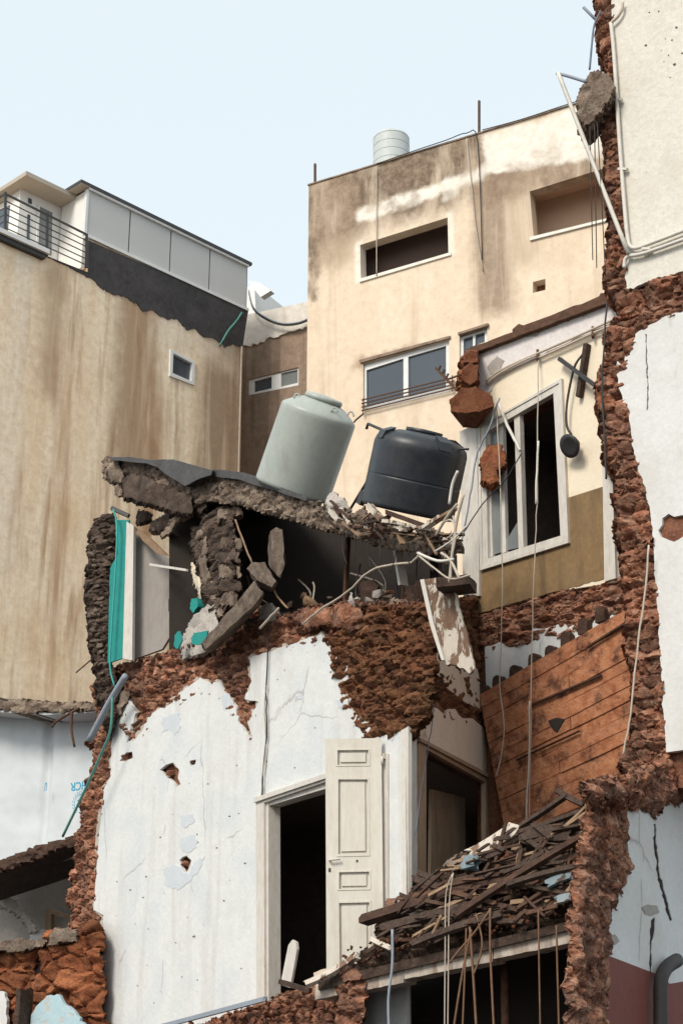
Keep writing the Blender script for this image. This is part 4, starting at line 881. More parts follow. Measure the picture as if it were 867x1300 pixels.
# ------------------------------------------------------------------ fallen floor: beam, slab and timber heap
fl = T('collapsed_floor', 'broken floor slab with whitewashed front beam under the timber heap', 'floor slab', G.w(1.5, 0))
for k in range(3):
    x0 = 400 + k * 113; x1 = x0 + 112
    f = lambda x: 1252 - (x - 400) * .2365
    slab('front_beam', G, jag([(x0, f(x0)), (x1, f(x1)), (x1, f(x1) + 22), (x0, f(x0) + 17 + k)], .5, 6, 90 + k), m_beamw, fl, [], .0, .25)
slab('floor_board', G, [(404, 1245), (741, 1165), (741, 1176), (404, 1257)], m_wood, fl, [], .05, .0, ext=V((.35, 1.5, .05)))
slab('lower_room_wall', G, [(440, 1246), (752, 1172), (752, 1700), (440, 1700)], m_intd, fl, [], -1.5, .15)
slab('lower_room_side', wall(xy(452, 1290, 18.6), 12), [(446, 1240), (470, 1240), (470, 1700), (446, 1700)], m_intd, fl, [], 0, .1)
hd = T('timber_heap', 'dark mound of earth and splinters piled on the fallen floor', 'debris heap', G.w(1.5, 3))
u_ = (G.P(735, 1172) - G.P(420, 1246)).normalized()
HP_ = tilted(G.P(570, 1212, .02), u_, (G.n + V((0, 0, .55))))
heap = [(412, 1246), (445, 1226), (470, 1208), (476, 1180), (510, 1150), (530, 1122), (560, 1104), (600, 1082), (640, 1062), (690, 1050), (742, 1030), (745, 1100), (741, 1172), (640, 1196), (520, 1224)]
ho = lump('earth_mound', HP_, heap, m_wood, hd, [], -.12, .5, .045, .10, (.3, .12), .06, .04, 91)
# plaster and rubble bits on the heap's left
for i, (poly, mm, dd) in enumerate((([(500, 1130), (515, 1124), (535, 1135), (540, 1148), (520, 1158), (503, 1152)], m_concpl, .0), ([(488, 1140), (500, 1138), (505, 1152), (492, 1158)], m_rubble, .02), ([(560, 1092), (575, 1078), (592, 1082), (596, 1096), (575, 1104)], m_conc, .0),
                                   ([(612, 1092), (632, 1078), (655, 1080), (660, 1098), (640, 1112), (618, 1112)], m_rubble, .05), ([(430, 1232), (445, 1226), (458, 1230), (452, 1242), (434, 1244)], m_rubble, .08), ([(590, 1160), (625, 1150), (650, 1152), (640, 1170), (600, 1176)], m_wood, .1), ([(680, 1120), (720, 1108), (738, 1112), (735, 1150), (690, 1156)], m_wood, .0))):
    o = lump('rubble_lump', HP_, poly, mm, None, [], dd, .25, .03, .03, (.25, .18), .06, .025, 100 + i)
    tag(o, ('pale plaster lump beside the open door leaf', 'brown brick lump touching the open door leaf', 'tan concrete lump at the foot of the inner doorway', 'reddish lump in the middle of the timber heap', 'brown lump at the low tip of the heap by the door', 'dark lump under the long broken joists', 'dark lump wedged between heap and masonry pier')[i], 'rubble lump', 'lumps of rubble on the heap')
HB = lambda x, y, o=0.1: HP_.P(x, y, o)
big = [((456, 1170), (700, 1098), .11, .08, m_woodb, .10, 'long dark broken joist reaching furthest towards the open door'), ((480, 1180), (600, 1150), .10, .06, m_wood, .16, 'short dark joist just under the longest broken joist'), ((556, 1126), (745, 1086), .09, .06, m_woodb, .14, 'brown joist lying across the middle of the heap'), ((575, 1165), (745, 1058), .07, .05, m_woodb, .26, 'brown board slanting up to the masonry pier'),
       ((590, 1093), (662, 1048), .20, .09, m_chipw, .08, 'thick white edged plank at the top of the heap'), ((662, 1070), (742, 1062), .20, .18, m_wood, .06, 'squared black timber block beside the masonry pier'), ((505, 1150), (560, 1120), .08, .05, m_woodb, .05, 'small brown board by the pale plaster lump'),
       ((640, 1062), (722, 1008), .05, .05, m_wood, .10, 'thin black bar rising towards the lath panel'), ((655, 1058), (738, 1030), .05, .04, m_wood, .10, 'lower thin black bar in front of the lath panel'), ((706, 1003), (742, 1022), .06, .04, m_wood, .12, 'short black bar crossing the lath panel'), ((522, 1115), (572, 1132), .07, .05, m_wood, .1, 'charred splinter near the inner door frame'),
       ((530, 1108), (560, 1118), .06, .05, m_wood, .12, 'charred stub near the inner door frame'), ((690, 1125), (732, 1107), .10, .03, m_bluew, .28, 'peeling bluish board poking out beside the pier'), ((700, 1144), (745, 1134), .09, .03, m_bluew, .28, 'flat pale board end above the whitewashed beam'), ((585, 1103), (612, 1094), .16, .10, m_bluew, .14, 'blue painted board fragment on top of the heap'),
       ((384, 1252), (456, 1212), .07, .05, m_chipw, .16, 'white edged lath slanting down to the doorway'), ((470, 1192), (500, 1206), .05, .04, m_chipw, .16, 'small white splinter below the long joist'), ((700, 1062), (746, 1022), .03, .03, m_woodl, .16, 'pale stick leaning on the pier'), ((690, 1066), (744, 1032), .03, .03, m_woodl, .18, 'second pale stick leaning on the pier'), ((640, 1125), (745, 1098), .06, .05, m_wood, .3, 'dark lath across the right half of the heap'), ((520, 1200), (640, 1160), .08, .05, m_wood, .2, 'dark lath low on the heap front')]
for (p, q, w, h, mm, o, lb) in big:
    tg = beam('broken_board', HB(*p, o), HB(*q, o), w, h, mm, None, up=HP_.n, ragged=min(.14, w), bend=random.uniform(-.03, .03)); tag(tg, lb, 'board')
rn = random.Random(5)
for k in range(240):
    while True:
        x = rn.uniform(470, 740); y = rn.uniform(1045, 1225)
        if inside(x, y, heap) and y < 1236 - (x - 400) * .2365 - 8: break
    L = rn.choice((rn.uniform(8, 26), rn.uniform(12, 34), rn.uniform(30, 75))); an = R(rn.gauss(18, 24)); o = rn.uniform(.02, .24)
    p = (x - L / 2 * math.cos(an), y + L / 2 * math.sin(an)); q = (x + L / 2 * math.cos(an), y - L / 2 * math.sin(an))
    if q[0] > 744 or p[0] < 430: continue
    s_ = beam('splinter', HB(*p, o), HB(*q, o + rn.uniform(-.06, .06)), rn.uniform(.012, .055), rn.uniform(.008, .03), sm_ := rn.choice((m_wood, m_wood, m_wood, m_woodb, m_woodb, m_woodb, m_woodl, m_rust)), None, up=HP_.n, ragged=.04)
    look = ('long ' if L > 32 else 'mid length ' if L > 16 else 'short ') + {m_wood: 'blackened', m_woodb: 'brown', m_woodl: 'pale', m_rust: 'rust coloured'}[sm_]
    tag(s_, look + ' splintered lath in the timber heap', 'splinter', look + ' laths in the timber heap')
# hanging strips and wires under the heap
strips = [([(574, 1110), (566, 1135), (565, 1200), (564, 1330)], .007, m_cablew, 'pale looped wire hanging lowest in front of the beam'), ([(575, 1108), (570, 1150), (569, 1240), (568, 1330)], .007, m_cablew, 'second pale looped wire beside it in front of the beam'), ([(622, 1155), (605, 1180), (580, 1210), (571, 1222)], .013, m_straw, 'bent brown cane crossing the hanging wires'), ([(622, 1153), (622, 1200), (624, 1250), (628, 1330)], .012, m_straw, 'straight brown cane strip hanging in front of the beam'),
          ([(596, 1175), (600, 1230), (606, 1330)], .013, m_straw, 'brown cane strip splayed to the right below the beam'), ([(598, 1180), (586, 1240), (572, 1330)], .012, m_straw, 'brown cane strip splayed to the left below the beam'), ([(592, 1170), (590, 1230), (586, 1330)], .010, m_straw, 'thin brown cane strip hanging among the splayed ones'), ([(683, 1155), (684, 1220), (686, 1330)], .009, m_straw, 'thin straight strand hanging towards the pier'), ([(706, 1175), (707, 1220), (710, 1330)], .010, m_straw, 'knotted strand hanging closest to the pier'), ([(560, 1162), (552, 1180), (544, 1196)], .018, m_woodl, 'short pale stick slanting below the long joist'), ([(498, 1180), (498, 1225), (493, 1270), (495, 1330)], .015, m_bluepipe, 'grey pipe hanging from the tip of the long joist'), ([(640, 1222), (642, 1330)], .045, m_rust, 'dark rusty post standing in the shade under the beam'),
          ([(604, 1160), (612, 1200), (600, 1240)], .010, m_straw, 'short curved strip over the whitewashed beam')]
for pts, r, mm, lb in strips:
    o_ = -.6 if 'post' in lb else .17
    tg = tube('hanging_strip', [G.P(x, y, o_) for x, y in pts], r, mm, None, 6); tag(tg, lb, 'strip')
# rubble foot in front of the doorway
ft = T('rubble_bank', 'reddish rubble bank at the foot of the white wall', 'rubble bank', A.P(330, 1340, .3))
fp = [(225, 1310), (262, 1297), (300, 1284), (335, 1272), (370, 1256), (400, 1250), (432, 1262), (430, 1345), (215, 1345)]
lump('earth', A, fp, m_rubble, ft, [], .28, .4, .032, .08, (.22, .14), .10, .04, 110); stones(A, fp, 60, m_stone, ft, (.04, .12), .28, 111)
lump('brick_pier', G, [(427, 1244), (462, 1236), (464, 1256), (458, 1345), (424, 1345)], m_rubble, ft, [], .05, .35, .03, .03, (.26, .12), .06, .03, 112)
slab('plaster_scrap', A, jag([(398, 1235), (424, 1226), (426, 1250), (403, 1262)], .8, 4, 113), m_creamB, ft, [], .34, .06)
for (p, q, w, lb) in (((206, 1303), (338, 1268), .05, 'grey pole lying along the foot of the white wall'), ((355, 1246), (395, 1258), .05, 'short dark stick at the sill of the open doorway')):
    tg = beam('fallen_pole', A.P(*p, .45), A.P(*q, .45), w, w, m_bluepipe if w == .05 and p[0] < 300 else m_wood, None, ragged=.02); tag(tg, lb, 'pole')
bl = slab('wood_offcut', A, [(356, 1250), (361, 1225), (366, 1200), (371, 1193), (376, 1196), (377, 1205), (373, 1228), (368, 1254)], m_jamb, None, [], .3, .03); tag(bl, 'grey rounded slat standing upright in the open doorway', 'slat')

# ------------------------------------------------------------------ collapsed roof slab with tanks
pl0 = A.P(135, 592, .1); pl1 = A.P(585, 692, .1)
e1 = (pl1 - pl0).normalized()
e2 = V((.12, .95, .95 * math.tan(R(18.5)))).normalized()
nS = e1.cross(e2).normalized(); nS = nS if nS.z > 0 else -nS
rs = T('roof_slab', 'collapsed concrete roof slab tilting down to the right under two water tanks', 'roof slab', A.P(330, 640, .1))
RS = A.shift(.1)
lump('slab_edge', RS, [(131, 584), (143, 581), (190, 587), (230, 594), (262, 601), (270, 597), (300, 603), (340, 619), (380, 631), (430, 655), (470, 665), (520, 676), (585, 690), (583, 703), (540, 702), (500, 697), (470, 688), (420, 675), (380, 663), (330, 648), (300, 640), (262, 636), (250, 642), (235, 655), (215, 649), (190, 640), (150, 630), (147, 616), (133, 607)],
     m_conc, rs, [], 0, .5, .034, .05, (.3, .1), .04, .03, 120, ext=e2 * .35, rough_side=.02)
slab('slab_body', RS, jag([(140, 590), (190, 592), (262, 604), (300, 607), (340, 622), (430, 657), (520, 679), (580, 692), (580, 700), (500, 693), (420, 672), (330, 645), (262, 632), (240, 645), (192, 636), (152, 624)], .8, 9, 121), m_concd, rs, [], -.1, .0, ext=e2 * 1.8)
lump('broken_lip', RS, [(147, 606), (165, 600), (188, 606), (205, 617), (236, 628), (236, 650), (215, 647), (190, 639), (150, 629)], m_concd, rs, [], .18, .2, .03, .06, (.4, .3), .08, .03, 121)
lump('broken_lip', RS, [(132, 586), (146, 583), (150, 604), (146, 612), (134, 606)], m_conc, rs, [], .16, .2, .03, .03, (.4, .3), .06, .03, 122)
mem = slab('tar_felt', RS, jag([(140, 581), (165, 580), (192, 584), (220, 583), (240, 589), (270, 597), (268, 603), (250, 609), (235, 617), (226, 611), (212, 603), (200, 593), (186, 588), (142, 584)], .5, 5, 123), m_tar, rs, [], .2, .0, ext=e2 * 1.2 + V((0, 0, .01)))
slab('tar_felt', RS, jag([(262, 598), (280, 596), (310, 600), (345, 614), (390, 632), (388, 636), (345, 622), (300, 608), (268, 604)], .8, 5, 124), m_tar, rs, [], .1, .0, ext=e2 * 1.5 + V((0, 0, .01)))
def on_slab(px, py, back): return RS.P(px, py, 0) + e2 * back
def tank_frame(p, lean, beta):
    d = (p - EYE).normalized(); rt = d.cross(V((0, 0, 1))).normalized(); up = rt.cross(d)
    z = ((up * math.cos(R(lean)) + rt * math.sin(R(lean))) * math.cos(R(beta)) - d * math.sin(R(beta))).normalized()
    x = (rt - z * rt.dot(z)).normalized(); y = z.cross(x)
    return Matrix.Translation(p) @ Matrix((x, y, z)).transposed().to_4x4()
R1 = .51; pb_ = RS.P(367, 622, 0) + V((.02, .45, .16))
tk = T('water_tank', 'pale grey green plastic water tank leaning on the collapsed roof slab', 'water tank', pb_)
m1 = tank_frame(pb_, 18.5, 5)
HT = 1.10
lathe('tank_body', [(R1 - .03, 0), (R1, .03), (R1, .06), (R1, .3), (R1, .6), (R1, HT - .08), (R1, HT - .03), (R1 - .012, HT), (R1 - .05, HT + .03), (.33, HT + .12), (.24, HT + .155), (.235, HT + .16)], m_tankg, m1, tk, 56)
lathe('lid', [(.235, HT + .155), (.255, HT + .16), (.255, HT + .205), (.23, HT + .225), (.02, HT + .24)], m_tankg, m1, tk, 40)
for a in (200, 290, 20):
    q = m1 @ V((.40 * math.cos(R(a)), .40 * math.sin(R(a)), HT + .08))
    tube('lifting_lug', [q, q + V((0, 0, .05)) + V((.02, 0, 0)), q + V((.06, 0, .05)), q + V((.08, 0, -.01))], .011, m_tankg, tk)
q = m1 @ V((.47, -.1, HT + .03)); tube('valve', [q, q + V((.03, 0, .04)), q + V((.13, 0, .13))], .012, m_cabled, tk)
R2 = .56; pb2 = RS.P(516, 650, 0) + V((.03, .6, .22))
tk = T('water_tank', 'black plastic water tank with moulded top ribs tilted on the collapsed roof slab', 'water tank', pb2)
m2 = tank_frame(pb2, 13, 1.5); H2 = .78
lathe('tank_body', [(R2 - .03, 0), (R2, .03), (R2, .06), (R2, .36), (R2, .375), (R2 - .005, .38), (R2 - .005, .385), (R2, .39), (R2, .405), (R2, H2 - .06), (R2, H2), (R2 - .02, H2 + .06), (R2 - .09, H2 + .12), (.3, H2 + .17), (.2, H2 + .18)], m_tankb, m2, tk, 56)
lathe('lid', [(.2, H2 + .17), (.22, H2 + .18), (.22, H2 + .22), (.05, H2 + .23)], m_tankb, m2, tk, 32)
for a in (205, 300, 30, 120):
    ca, sa = math.cos(R(a)), math.sin(R(a)); cb, sb = -sa, ca
    v8 = []
    for (r_, z) in ((R2 - .12, H2 + .10), (R2 + .005, H2 + .02), (R2 - .03, H2 + .12), (R2 - .16, H2 + .18)):
        v8.append((r_, z))
    pts = [m2 @ V((r_ * ca + s * .08 * cb, r_ * sa + s * .08 * sb, z)) for s in (1, -1) for (r_, z) in v8]
    hexa('top_rib', pts, m_tankb, tk)
tf = T('tank_frame', 'bent black steel rods round the black water tank', 'steel frame', on_slab(440, 660, .1))
tube('rod', [on_slab(438, 655, .1), on_slab(468, 605, .1) , on_slab(492, 562, .1), on_slab(502, 546, .1)], .016, m_blackmetal, tf, smooth=False)
tube('rod', [on_slab(464, 544, .1), on_slab(466, 537, .1), on_slab(492, 548, .1), on_slab(506, 550, .2)], .018, m_blackmetal, tf, smooth=False)
tube('rod', [on_slab(560, 562, .9), on_slab(590, 562, .9)], .014, m_blackmetal, tf, smooth=False)
beam('foot', on_slab(456, 640, .05), on_slab(462, 624, .05), .06, .1, m_blackmetal, tf)
# things lying along the slab's top
lst = [([(403, 640), (415, 622), (432, 634), (436, 650), (420, 655)], m_concpl, 'grey concrete wedge beside the pale tank'), ([(440, 655), (455, 640), (468, 655), (460, 668)], m_conc, 'tan wedge between the two tanks'), ([(456, 668), (470, 660), (492, 668), (488, 678), (466, 676)], m_woodl, 'pale splintered lump under the black tank'), ([(520, 672), (540, 664), (560, 676), (548, 688)], m_conc, 'grey lump under the right side of the black tank'), ([(552, 690), (562, 672), (575, 680), (572, 700), (560, 706)], m_creamB, 'cream plaster scrap at the low end of the slab')]
for i, (poly, mm, lb) in enumerate(lst):
    o = lump('debris_chunk', RS, poly, mm, None, [], .12, .3, .028, .025, (.2, .15), .05, .02, 130 + i); tag(o, lb, 'debris chunk')
for (p, q, w, h, mm, lb) in (((420, 648), (432, 662), .10, .05, m_chipw, 'short white board end under the pale tank'), ((468, 640), (486, 662), .09, .05, m_chipw, 'white board end sticking out under the black tank'), ((487, 662), (505, 664), .12, .04, m_chipw, 'flat white scrap below the black tank'), ((536, 672), (562, 655), .08, .04, m_chipw, 'white strip slanting up at the right of the black tank'), ((505, 664), (545, 672), .06, .03, m_chipw, 'thin white strip under the black tank'), ((490, 650), (540, 668), .05, .05, m_woodb, 'brown lath across the foot of the black tank'), ((540, 668), (580, 645), .05, .03, m_woodl, 'pale lath rising to the white pilaster')):
    o = beam('fallen_board', RS.P(*p, .28), RS.P(*q, .26), w, h, mm, None, ragged=.04); tag(o, lb, 'board')

# ------------------------------------------------------------------ open upper room below the slab
ur = T('upper_room', 'dark open room between the broken wall top and the collapsed slab', 'room', A.w(-3, 0, -.5))
bkf = wall(xy(400, 740, 22.4), -75)
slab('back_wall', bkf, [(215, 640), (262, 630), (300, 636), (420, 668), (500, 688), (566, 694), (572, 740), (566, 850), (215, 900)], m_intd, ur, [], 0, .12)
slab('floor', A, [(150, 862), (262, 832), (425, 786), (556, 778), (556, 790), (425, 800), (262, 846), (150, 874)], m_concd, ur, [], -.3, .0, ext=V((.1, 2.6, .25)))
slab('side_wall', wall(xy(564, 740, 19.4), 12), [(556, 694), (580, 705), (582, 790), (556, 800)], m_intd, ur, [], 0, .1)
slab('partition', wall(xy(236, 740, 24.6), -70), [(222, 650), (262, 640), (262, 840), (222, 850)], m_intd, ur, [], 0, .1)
slab('hanging_plaster', A, jag([(205, 655), (240, 640), (258, 640), (256, 690), (235, 688), (210, 680)], 1, 5, 141), m_concpl, ur, [], -.5, .06)
# leaning pieces in the room
st = T('wall_remnant', 'dark leaning wall remnant of stacked blocks below the roof slab', 'wall remnant', A.P(270, 780, 0))
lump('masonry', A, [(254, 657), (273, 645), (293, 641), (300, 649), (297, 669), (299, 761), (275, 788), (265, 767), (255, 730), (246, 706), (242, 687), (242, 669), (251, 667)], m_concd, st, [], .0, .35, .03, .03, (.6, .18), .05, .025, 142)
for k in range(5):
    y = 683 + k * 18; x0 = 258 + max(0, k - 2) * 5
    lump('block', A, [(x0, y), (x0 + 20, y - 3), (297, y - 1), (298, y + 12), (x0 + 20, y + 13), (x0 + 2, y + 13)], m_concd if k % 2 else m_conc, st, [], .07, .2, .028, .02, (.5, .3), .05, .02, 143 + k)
lump('rim', A, [(243, 672), (252, 668), (258, 690), (258, 715), (266, 745), (276, 780), (270, 782), (262, 762), (252, 728), (244, 704)], m_conc, st, [], .1, .2, .028, .03, (.2, .2), .04, .02, 149)
lump('cap', A, [(253, 658), (273, 645), (294, 641), (300, 649), (290, 655), (270, 660), (256, 668)], m_conc, st, [], .1, .2, .028, .03, (.2, .2), .04, .02, 150)
blk = [([(300, 765), (322, 738), (334, 751), (328, 763), (292, 797), (262, 824), (257, 816), (276, 794)], [(305, 765), (326, 742), (336, 755), (330, 770), (297, 806), (268, 830), (258, 826), (276, 803)], .42, .1, 'long broken concrete beam piece leaning towards the wall remnant'),
       ([(344, 674), (352, 668), (360, 675), (361, 716), (355, 733), (347, 726)], [(340, 690), (346, 676), (358, 678), (362, 715), (356, 736), (341, 714)], .2, -.1, 'upright tan block standing in the dark room'),
       ([(313, 721), (319, 714), (336, 714), (351, 738), (346, 746), (326, 736)], [(317, 724), (322, 718), (334, 718), (353, 742), (346, 752), (326, 744)], .3, .0, 'wedge block under the upright tan block')]
for fp_, bp_, d0_, d1_, lb in blk:
    o = facet_block('rubble_chunk', A, fp_, bp_, d0_, d1_, m_conc); tag(o, lb, 'rubble chunk')
chs = [
       ([(236, 783), (261, 761), (272, 796), (262, 815), (255, 826), (225, 834), (222, 812), (230, 800)], m_concpl, .12, .2, 'grey plaster wedge with teal paint scraps'), ([(236, 712), (246, 718), (260, 753), (256, 765), (245, 757), (238, 734)], m_yellow, -.2, .08, 'cream plaster flake behind the wall remnant'), ([(322, 770), (340, 764), (348, 780), (335, 790), (326, 786)], m_concpl, .05, .2, 'pinkish lump below the wedge block'), ([(452, 738), (466, 733), (473, 742), (470, 764), (456, 768), (450, 752)], m_woodb, -.2, .2, 'brown stump in the middle of the dark room'),
       ([(374, 750), (396, 762), (400, 770), (384, 766)], m_woodl, -.1, .1, 'small reddish shard on the room floor'), ([(436, 765), (444, 752), (450, 768), (442, 775)], m_concpl, .05, .1, 'small pale shard beside the brown stump'), ([(505, 742), (530, 735), (552, 745), (556, 768), (510, 772)], m_woodb, -.1, .3, 'brown rubble mound left of the hanging white panel'), ([(476, 768), (492, 758), (512, 760), (520, 772), (490, 778)], m_conc, .0, .2, 'tan lump on the edge of the broken wall top'),
       ([(183, 662), (196, 655), (214, 658), (218, 668), (200, 672), (186, 672)], m_conc, -.1, .2, 'tan lump above the grey beige door'), ([(168, 648), (180, 646), (186, 655), (178, 662), (166, 660)], m_concd, -.1, .2, 'dark lump above the teal wall'), ([(196, 676), (239, 636), (241, 645), (200, 680)], m_conc, .1, .12, 'slanting stone splinter above the grey beige door'), ([(238, 636), (250, 620), (258, 640), (250, 652)], m_concd, .1, .2, 'dark lump hanging beneath the roof slab'),
       ([(415, 768), (430, 763), (452, 770), (455, 790), (440, 800), (420, 795)], m_rubble, .12, .25, 'orange brick lump on top of the white wall'), ([(365, 782), (385, 770), (412, 772), (418, 786), (390, 796)], m_rubble, .1, .2, 'flat brick lump on top of the white wall')]
for i, (poly, mm, dd, th, lb) in enumerate(chs):
    o = lump('rubble_chunk', A, poly, mm, None, [], dd, th, .026, .025, (.25, .2), .06, .022, 160 + i); tag(o, lb, 'rubble chunk')
for i, (poly, dd, lb) in enumerate((([(246, 803), (264, 801), (262, 812), (255, 818), (242, 818)], .235, 'bright teal paint scrap on the grey plaster wedge'), ([(243, 760), (250, 759), (251, 770), (245, 778), (241, 772)], -.13, 'small teal scrap beneath the cream plaster flake'), ([(222, 806), (228, 801), (231, 812), (226, 824), (221, 820)], .235, 'teal scrap at the lower corner of the grey plaster wedge'))):
    o = slab('paint_scrap', A, jag(poly, 1.0, 2.5, i), m_teal, None, [], dd, .02 if dd > 0 else .1); tag(o, lb, 'paint scrap')
bd = slab('wood_board', A, [(170, 669), (181, 675), (213, 706), (200, 703), (181, 686)], m_woodl, None, [], .12, .05); tag(bd, 'split orange brown board hanging above the grey beige door', 'board')
stp = slab('white_stick', A, [(190, 715), (236, 722), (236, 725), (190, 718)], m_jamb, None, [], .12, .04); tag(stp, 'thin white stick across the dark gap beside the door', 'stick')
pn = T('broken_shutter', 'chipped white timber panel hanging by the inner corner', 'panel', B.P(565, 850, .2))
HPn = wall(xy(565, 800, 17.2), -70)
slab('panel_board', HPn, jag([(534, 736), (557, 733, 1), (580, 755, 1), (582, 770, 1), (594, 810, 1), (602, 848, 2), (595, 855, 2), (588, 848, 2), (570, 843, 2), (568, 845, 2), (560, 838), (546, 792)], 0, 4, 181), m_chipw, pn, [], 0, .06)
slab('edge_strip', HPn, [(533, 736), (538, 735), (550, 790), (564, 838), (560, 838), (546, 795)], m_jamb, pn, [], .04, .05)
cpw = beam('cap_board', HPn.P(556, 746, .06), HPn.P(602, 741, .06), .35, .11, m_wood, None, ragged=.05); tag(cpw, 'dark plank end lying on top of the chipped white panel', 'plank')
pst = beam('upright_board', A.P(512, 745, -.35), A.P(505, 698, -.35), .12, .04, m_jamb, None, up=A.u, ragged=.03); tag(pst, 'pale upright board in the dark room beneath the slab', 'board')
pst = beam('rusty_post', A.P(438, 770, -.5), A.P(442, 680, -.5), .05, .05, m_rust, None, up=A.u, ragged=.03); tag(pst, 'rusty post standing in the dark room under the slab', 'post')

# ------------------------------------------------------------------ teal room at the left end
tr = T('ruined_wall', 'broken teal painted wall end with a white door frame', 'wall', TR.P(140, 860))
lump('masonry', TR, [(112, 672), (118, 658), (130, 652), (142, 650), (147, 656), (146, 705), (139, 725), (137, 838), (148, 858), (146, 905), (138, 935), (128, 905), (122, 870), (116, 830), (110, 790), (108, 740), (112, 700)], m_concd, tr, [], .05, .3, .034, .06, (.3, .16), .10, .035, 190)
stones(TR, [(112, 672), (130, 656), (146, 660), (146, 700), (138, 725), (138, 838), (144, 860), (126, 868), (116, 830), (110, 740)], 34, m_conc, tr, (.08, .17), .08, 191)
slab('teal_plaster', TR, jag([(146, 660), (164, 660), (163, 700), (158, 835), (137, 842), (139, 760, .8), (140, 722, .8), (150, 703, .8)], 0, 3, 192), m_teal, tr, [], .22, .03)
fr_ = slab('door_frame', TR, [(161, 662), (169, 668), (167, 838), (156, 836)], m_jamb, tr, [], .26, .05)
slab('frame_edge', TR, [(165.5, 664), (170, 668), (168, 838), (164, 838)], m_jamb, fr_, [], .29, .06)
dr = slab('door', TR, [(169, 674), (222, 716), (221, 800), (206, 824), (167, 838)], m_greydoor, tr, [], .05, .05)
slab('door_latch', TR, [(214, 760), (217, 760), (217, 776), (214, 776)], m_blackmetal, dr, [], .08, .05)
hs = tube('hose', [TR.P(x, y, .34) for x, y in ((144, 647), (148, 660), (149, 680), (146, 740), (142, 800), (140, 845), (146, 872))], .014, m_tealp); tag(hs, 'thin teal hose hanging down the teal painted wall', 'hose')
bk = beam('black_bar', TR.P(142, 645, .2), TR.P(164, 655, .1), .07, .06, m_blackmetal, None); tag(bk, 'short black bar above the teal painted wall', 'bar')
sk = beam('twig', TR.P(97, 854, .3), TR.P(118, 836, .1), .02, .02, m_wood, None); tag(sk, 'thin dark rod sticking out of the wall end against the beige building', 'rod')
gp_ = tube('grey_pipe', [A.P(x, y, .3) for x, y in ((114, 940), (135, 900), (150, 874), (160, 858))], .05, m_bluepipe, None, 12); tag(gp_, 'grey pipe slanting out of the torn wall corner', 'pipe')
gh = tube('hose', [A.P(x, y, .35) for x, y in ((143, 885), (141, 925), (130, 955), (105, 1010), (80, 1062))], .02, m_green); tag(gh, 'green hose slanting across the white tarpaulin', 'hose')
wdg = lump('wood_wedge', A, [(122, 908), (130, 890), (150, 875), (158, 878), (148, 905), (128, 922)], m_conc, None, [], .12, .25, .03, .03, (.3, .2), .06, .02, 195); tag(wdg, 'tan wedge in the torn corner behind the grey pipe', 'rubble chunk')

# ------------------------------------------------------------------ small house with the tarpaulin
nb = T('small_house', 'low house with rough concrete eaves over a tarpaulin covered front', 'house', NB.w(-1, 0))
lump('eaves_slab', NB, [(-80, 883), (0, 889), (30, 887), (60, 891), (130, 893), (131, 900), (100, 903), (60, 903), (30, 906), (15, 904), (0, 899), (-80, 892)], m_conc, nb, [], .75, .2, .04, .03, (.4, .15), .03, .025, 200, ext=-NB.n * 1.1, rough_side=.004)
slab('soffit', NB, [(-80, 894), (0, 901), (60, 905), (131, 902), (131, 904), (60, 907.5), (0, 904), (-80, 898)], m_soffw, nb, [], .70, .9)
slab('upper_wall', NB, [(-80, 880), (131, 896), (131, 1400), (-80, 1400)], m_interior, nb, [[(-70, 1104), (100, 1075), (100, 1300), (-70, 1300)]], -.12, .25)
lump('balcony_slab', NB, [(-80, 1117), (0, 1091), (40, 1077), (70, 1068), (105, 1057), (105, 1070), (70, 1080), (40, 1092), (0, 1107), (-80, 1134)], m_woodb, nb, [], .8, .2, .04, .025, (.6, .06), .03, .02, 201, ext=-NB.n * .12)
slab('balcony_underside', NB, [(-80, 1119), (0, 1093), (40, 1079), (70, 1070), (105, 1060), (105, 1068), (70, 1078), (40, 1090), (0, 1105), (-80, 1132)], m_concd, nb, [], .72, 1.4)
lo = NB.shift(-.1)
fbox('lower_room_back', NB, NB.loc(-90, 1200)[0], NB.loc(110, 1200)[0], 0, NB.loc(50, 1100)[1] + .3, -1.6, -1.4, m_concpl, nb)
fbox('lower_room_side', NB, NB.loc(106, 1200)[0], NB.loc(106, 1200)[0] + .15, 0, NB.loc(50, 1100)[1] + .3, -1.6, .3, m_interior, nb)
kk = NB.shift(-.9)
br_ = lump('corbel', kk, [(-10, 1112), (0, 1115), (6, 1124), (6, 1136), (12, 1140), (22, 1142), (26, 1152), (30, 1158), (38, 1166), (46, 1178), (48, 1184), (38, 1184), (34, 1174), (26, 1164), (16, 1156), (-10, 1146)], m_concpl, nb, [], .1, .3, .035, .015, (.4, .3), .03, .01, 202, jagamp=0)
slab('pillar', kk, [(38, 1182), (56, 1180), (56, 1210), (40, 1212)], m_soffw, nb, [], .0, .3)
dw = slab('doorway', kk, [(58, 1156), (64, 1154), (94, 1164), (94, 1215), (58, 1215)], m_framebrown, nb, [[(65, 1160), (90, 1168), (90, 1212), (64, 1212)]], -.2, .1)
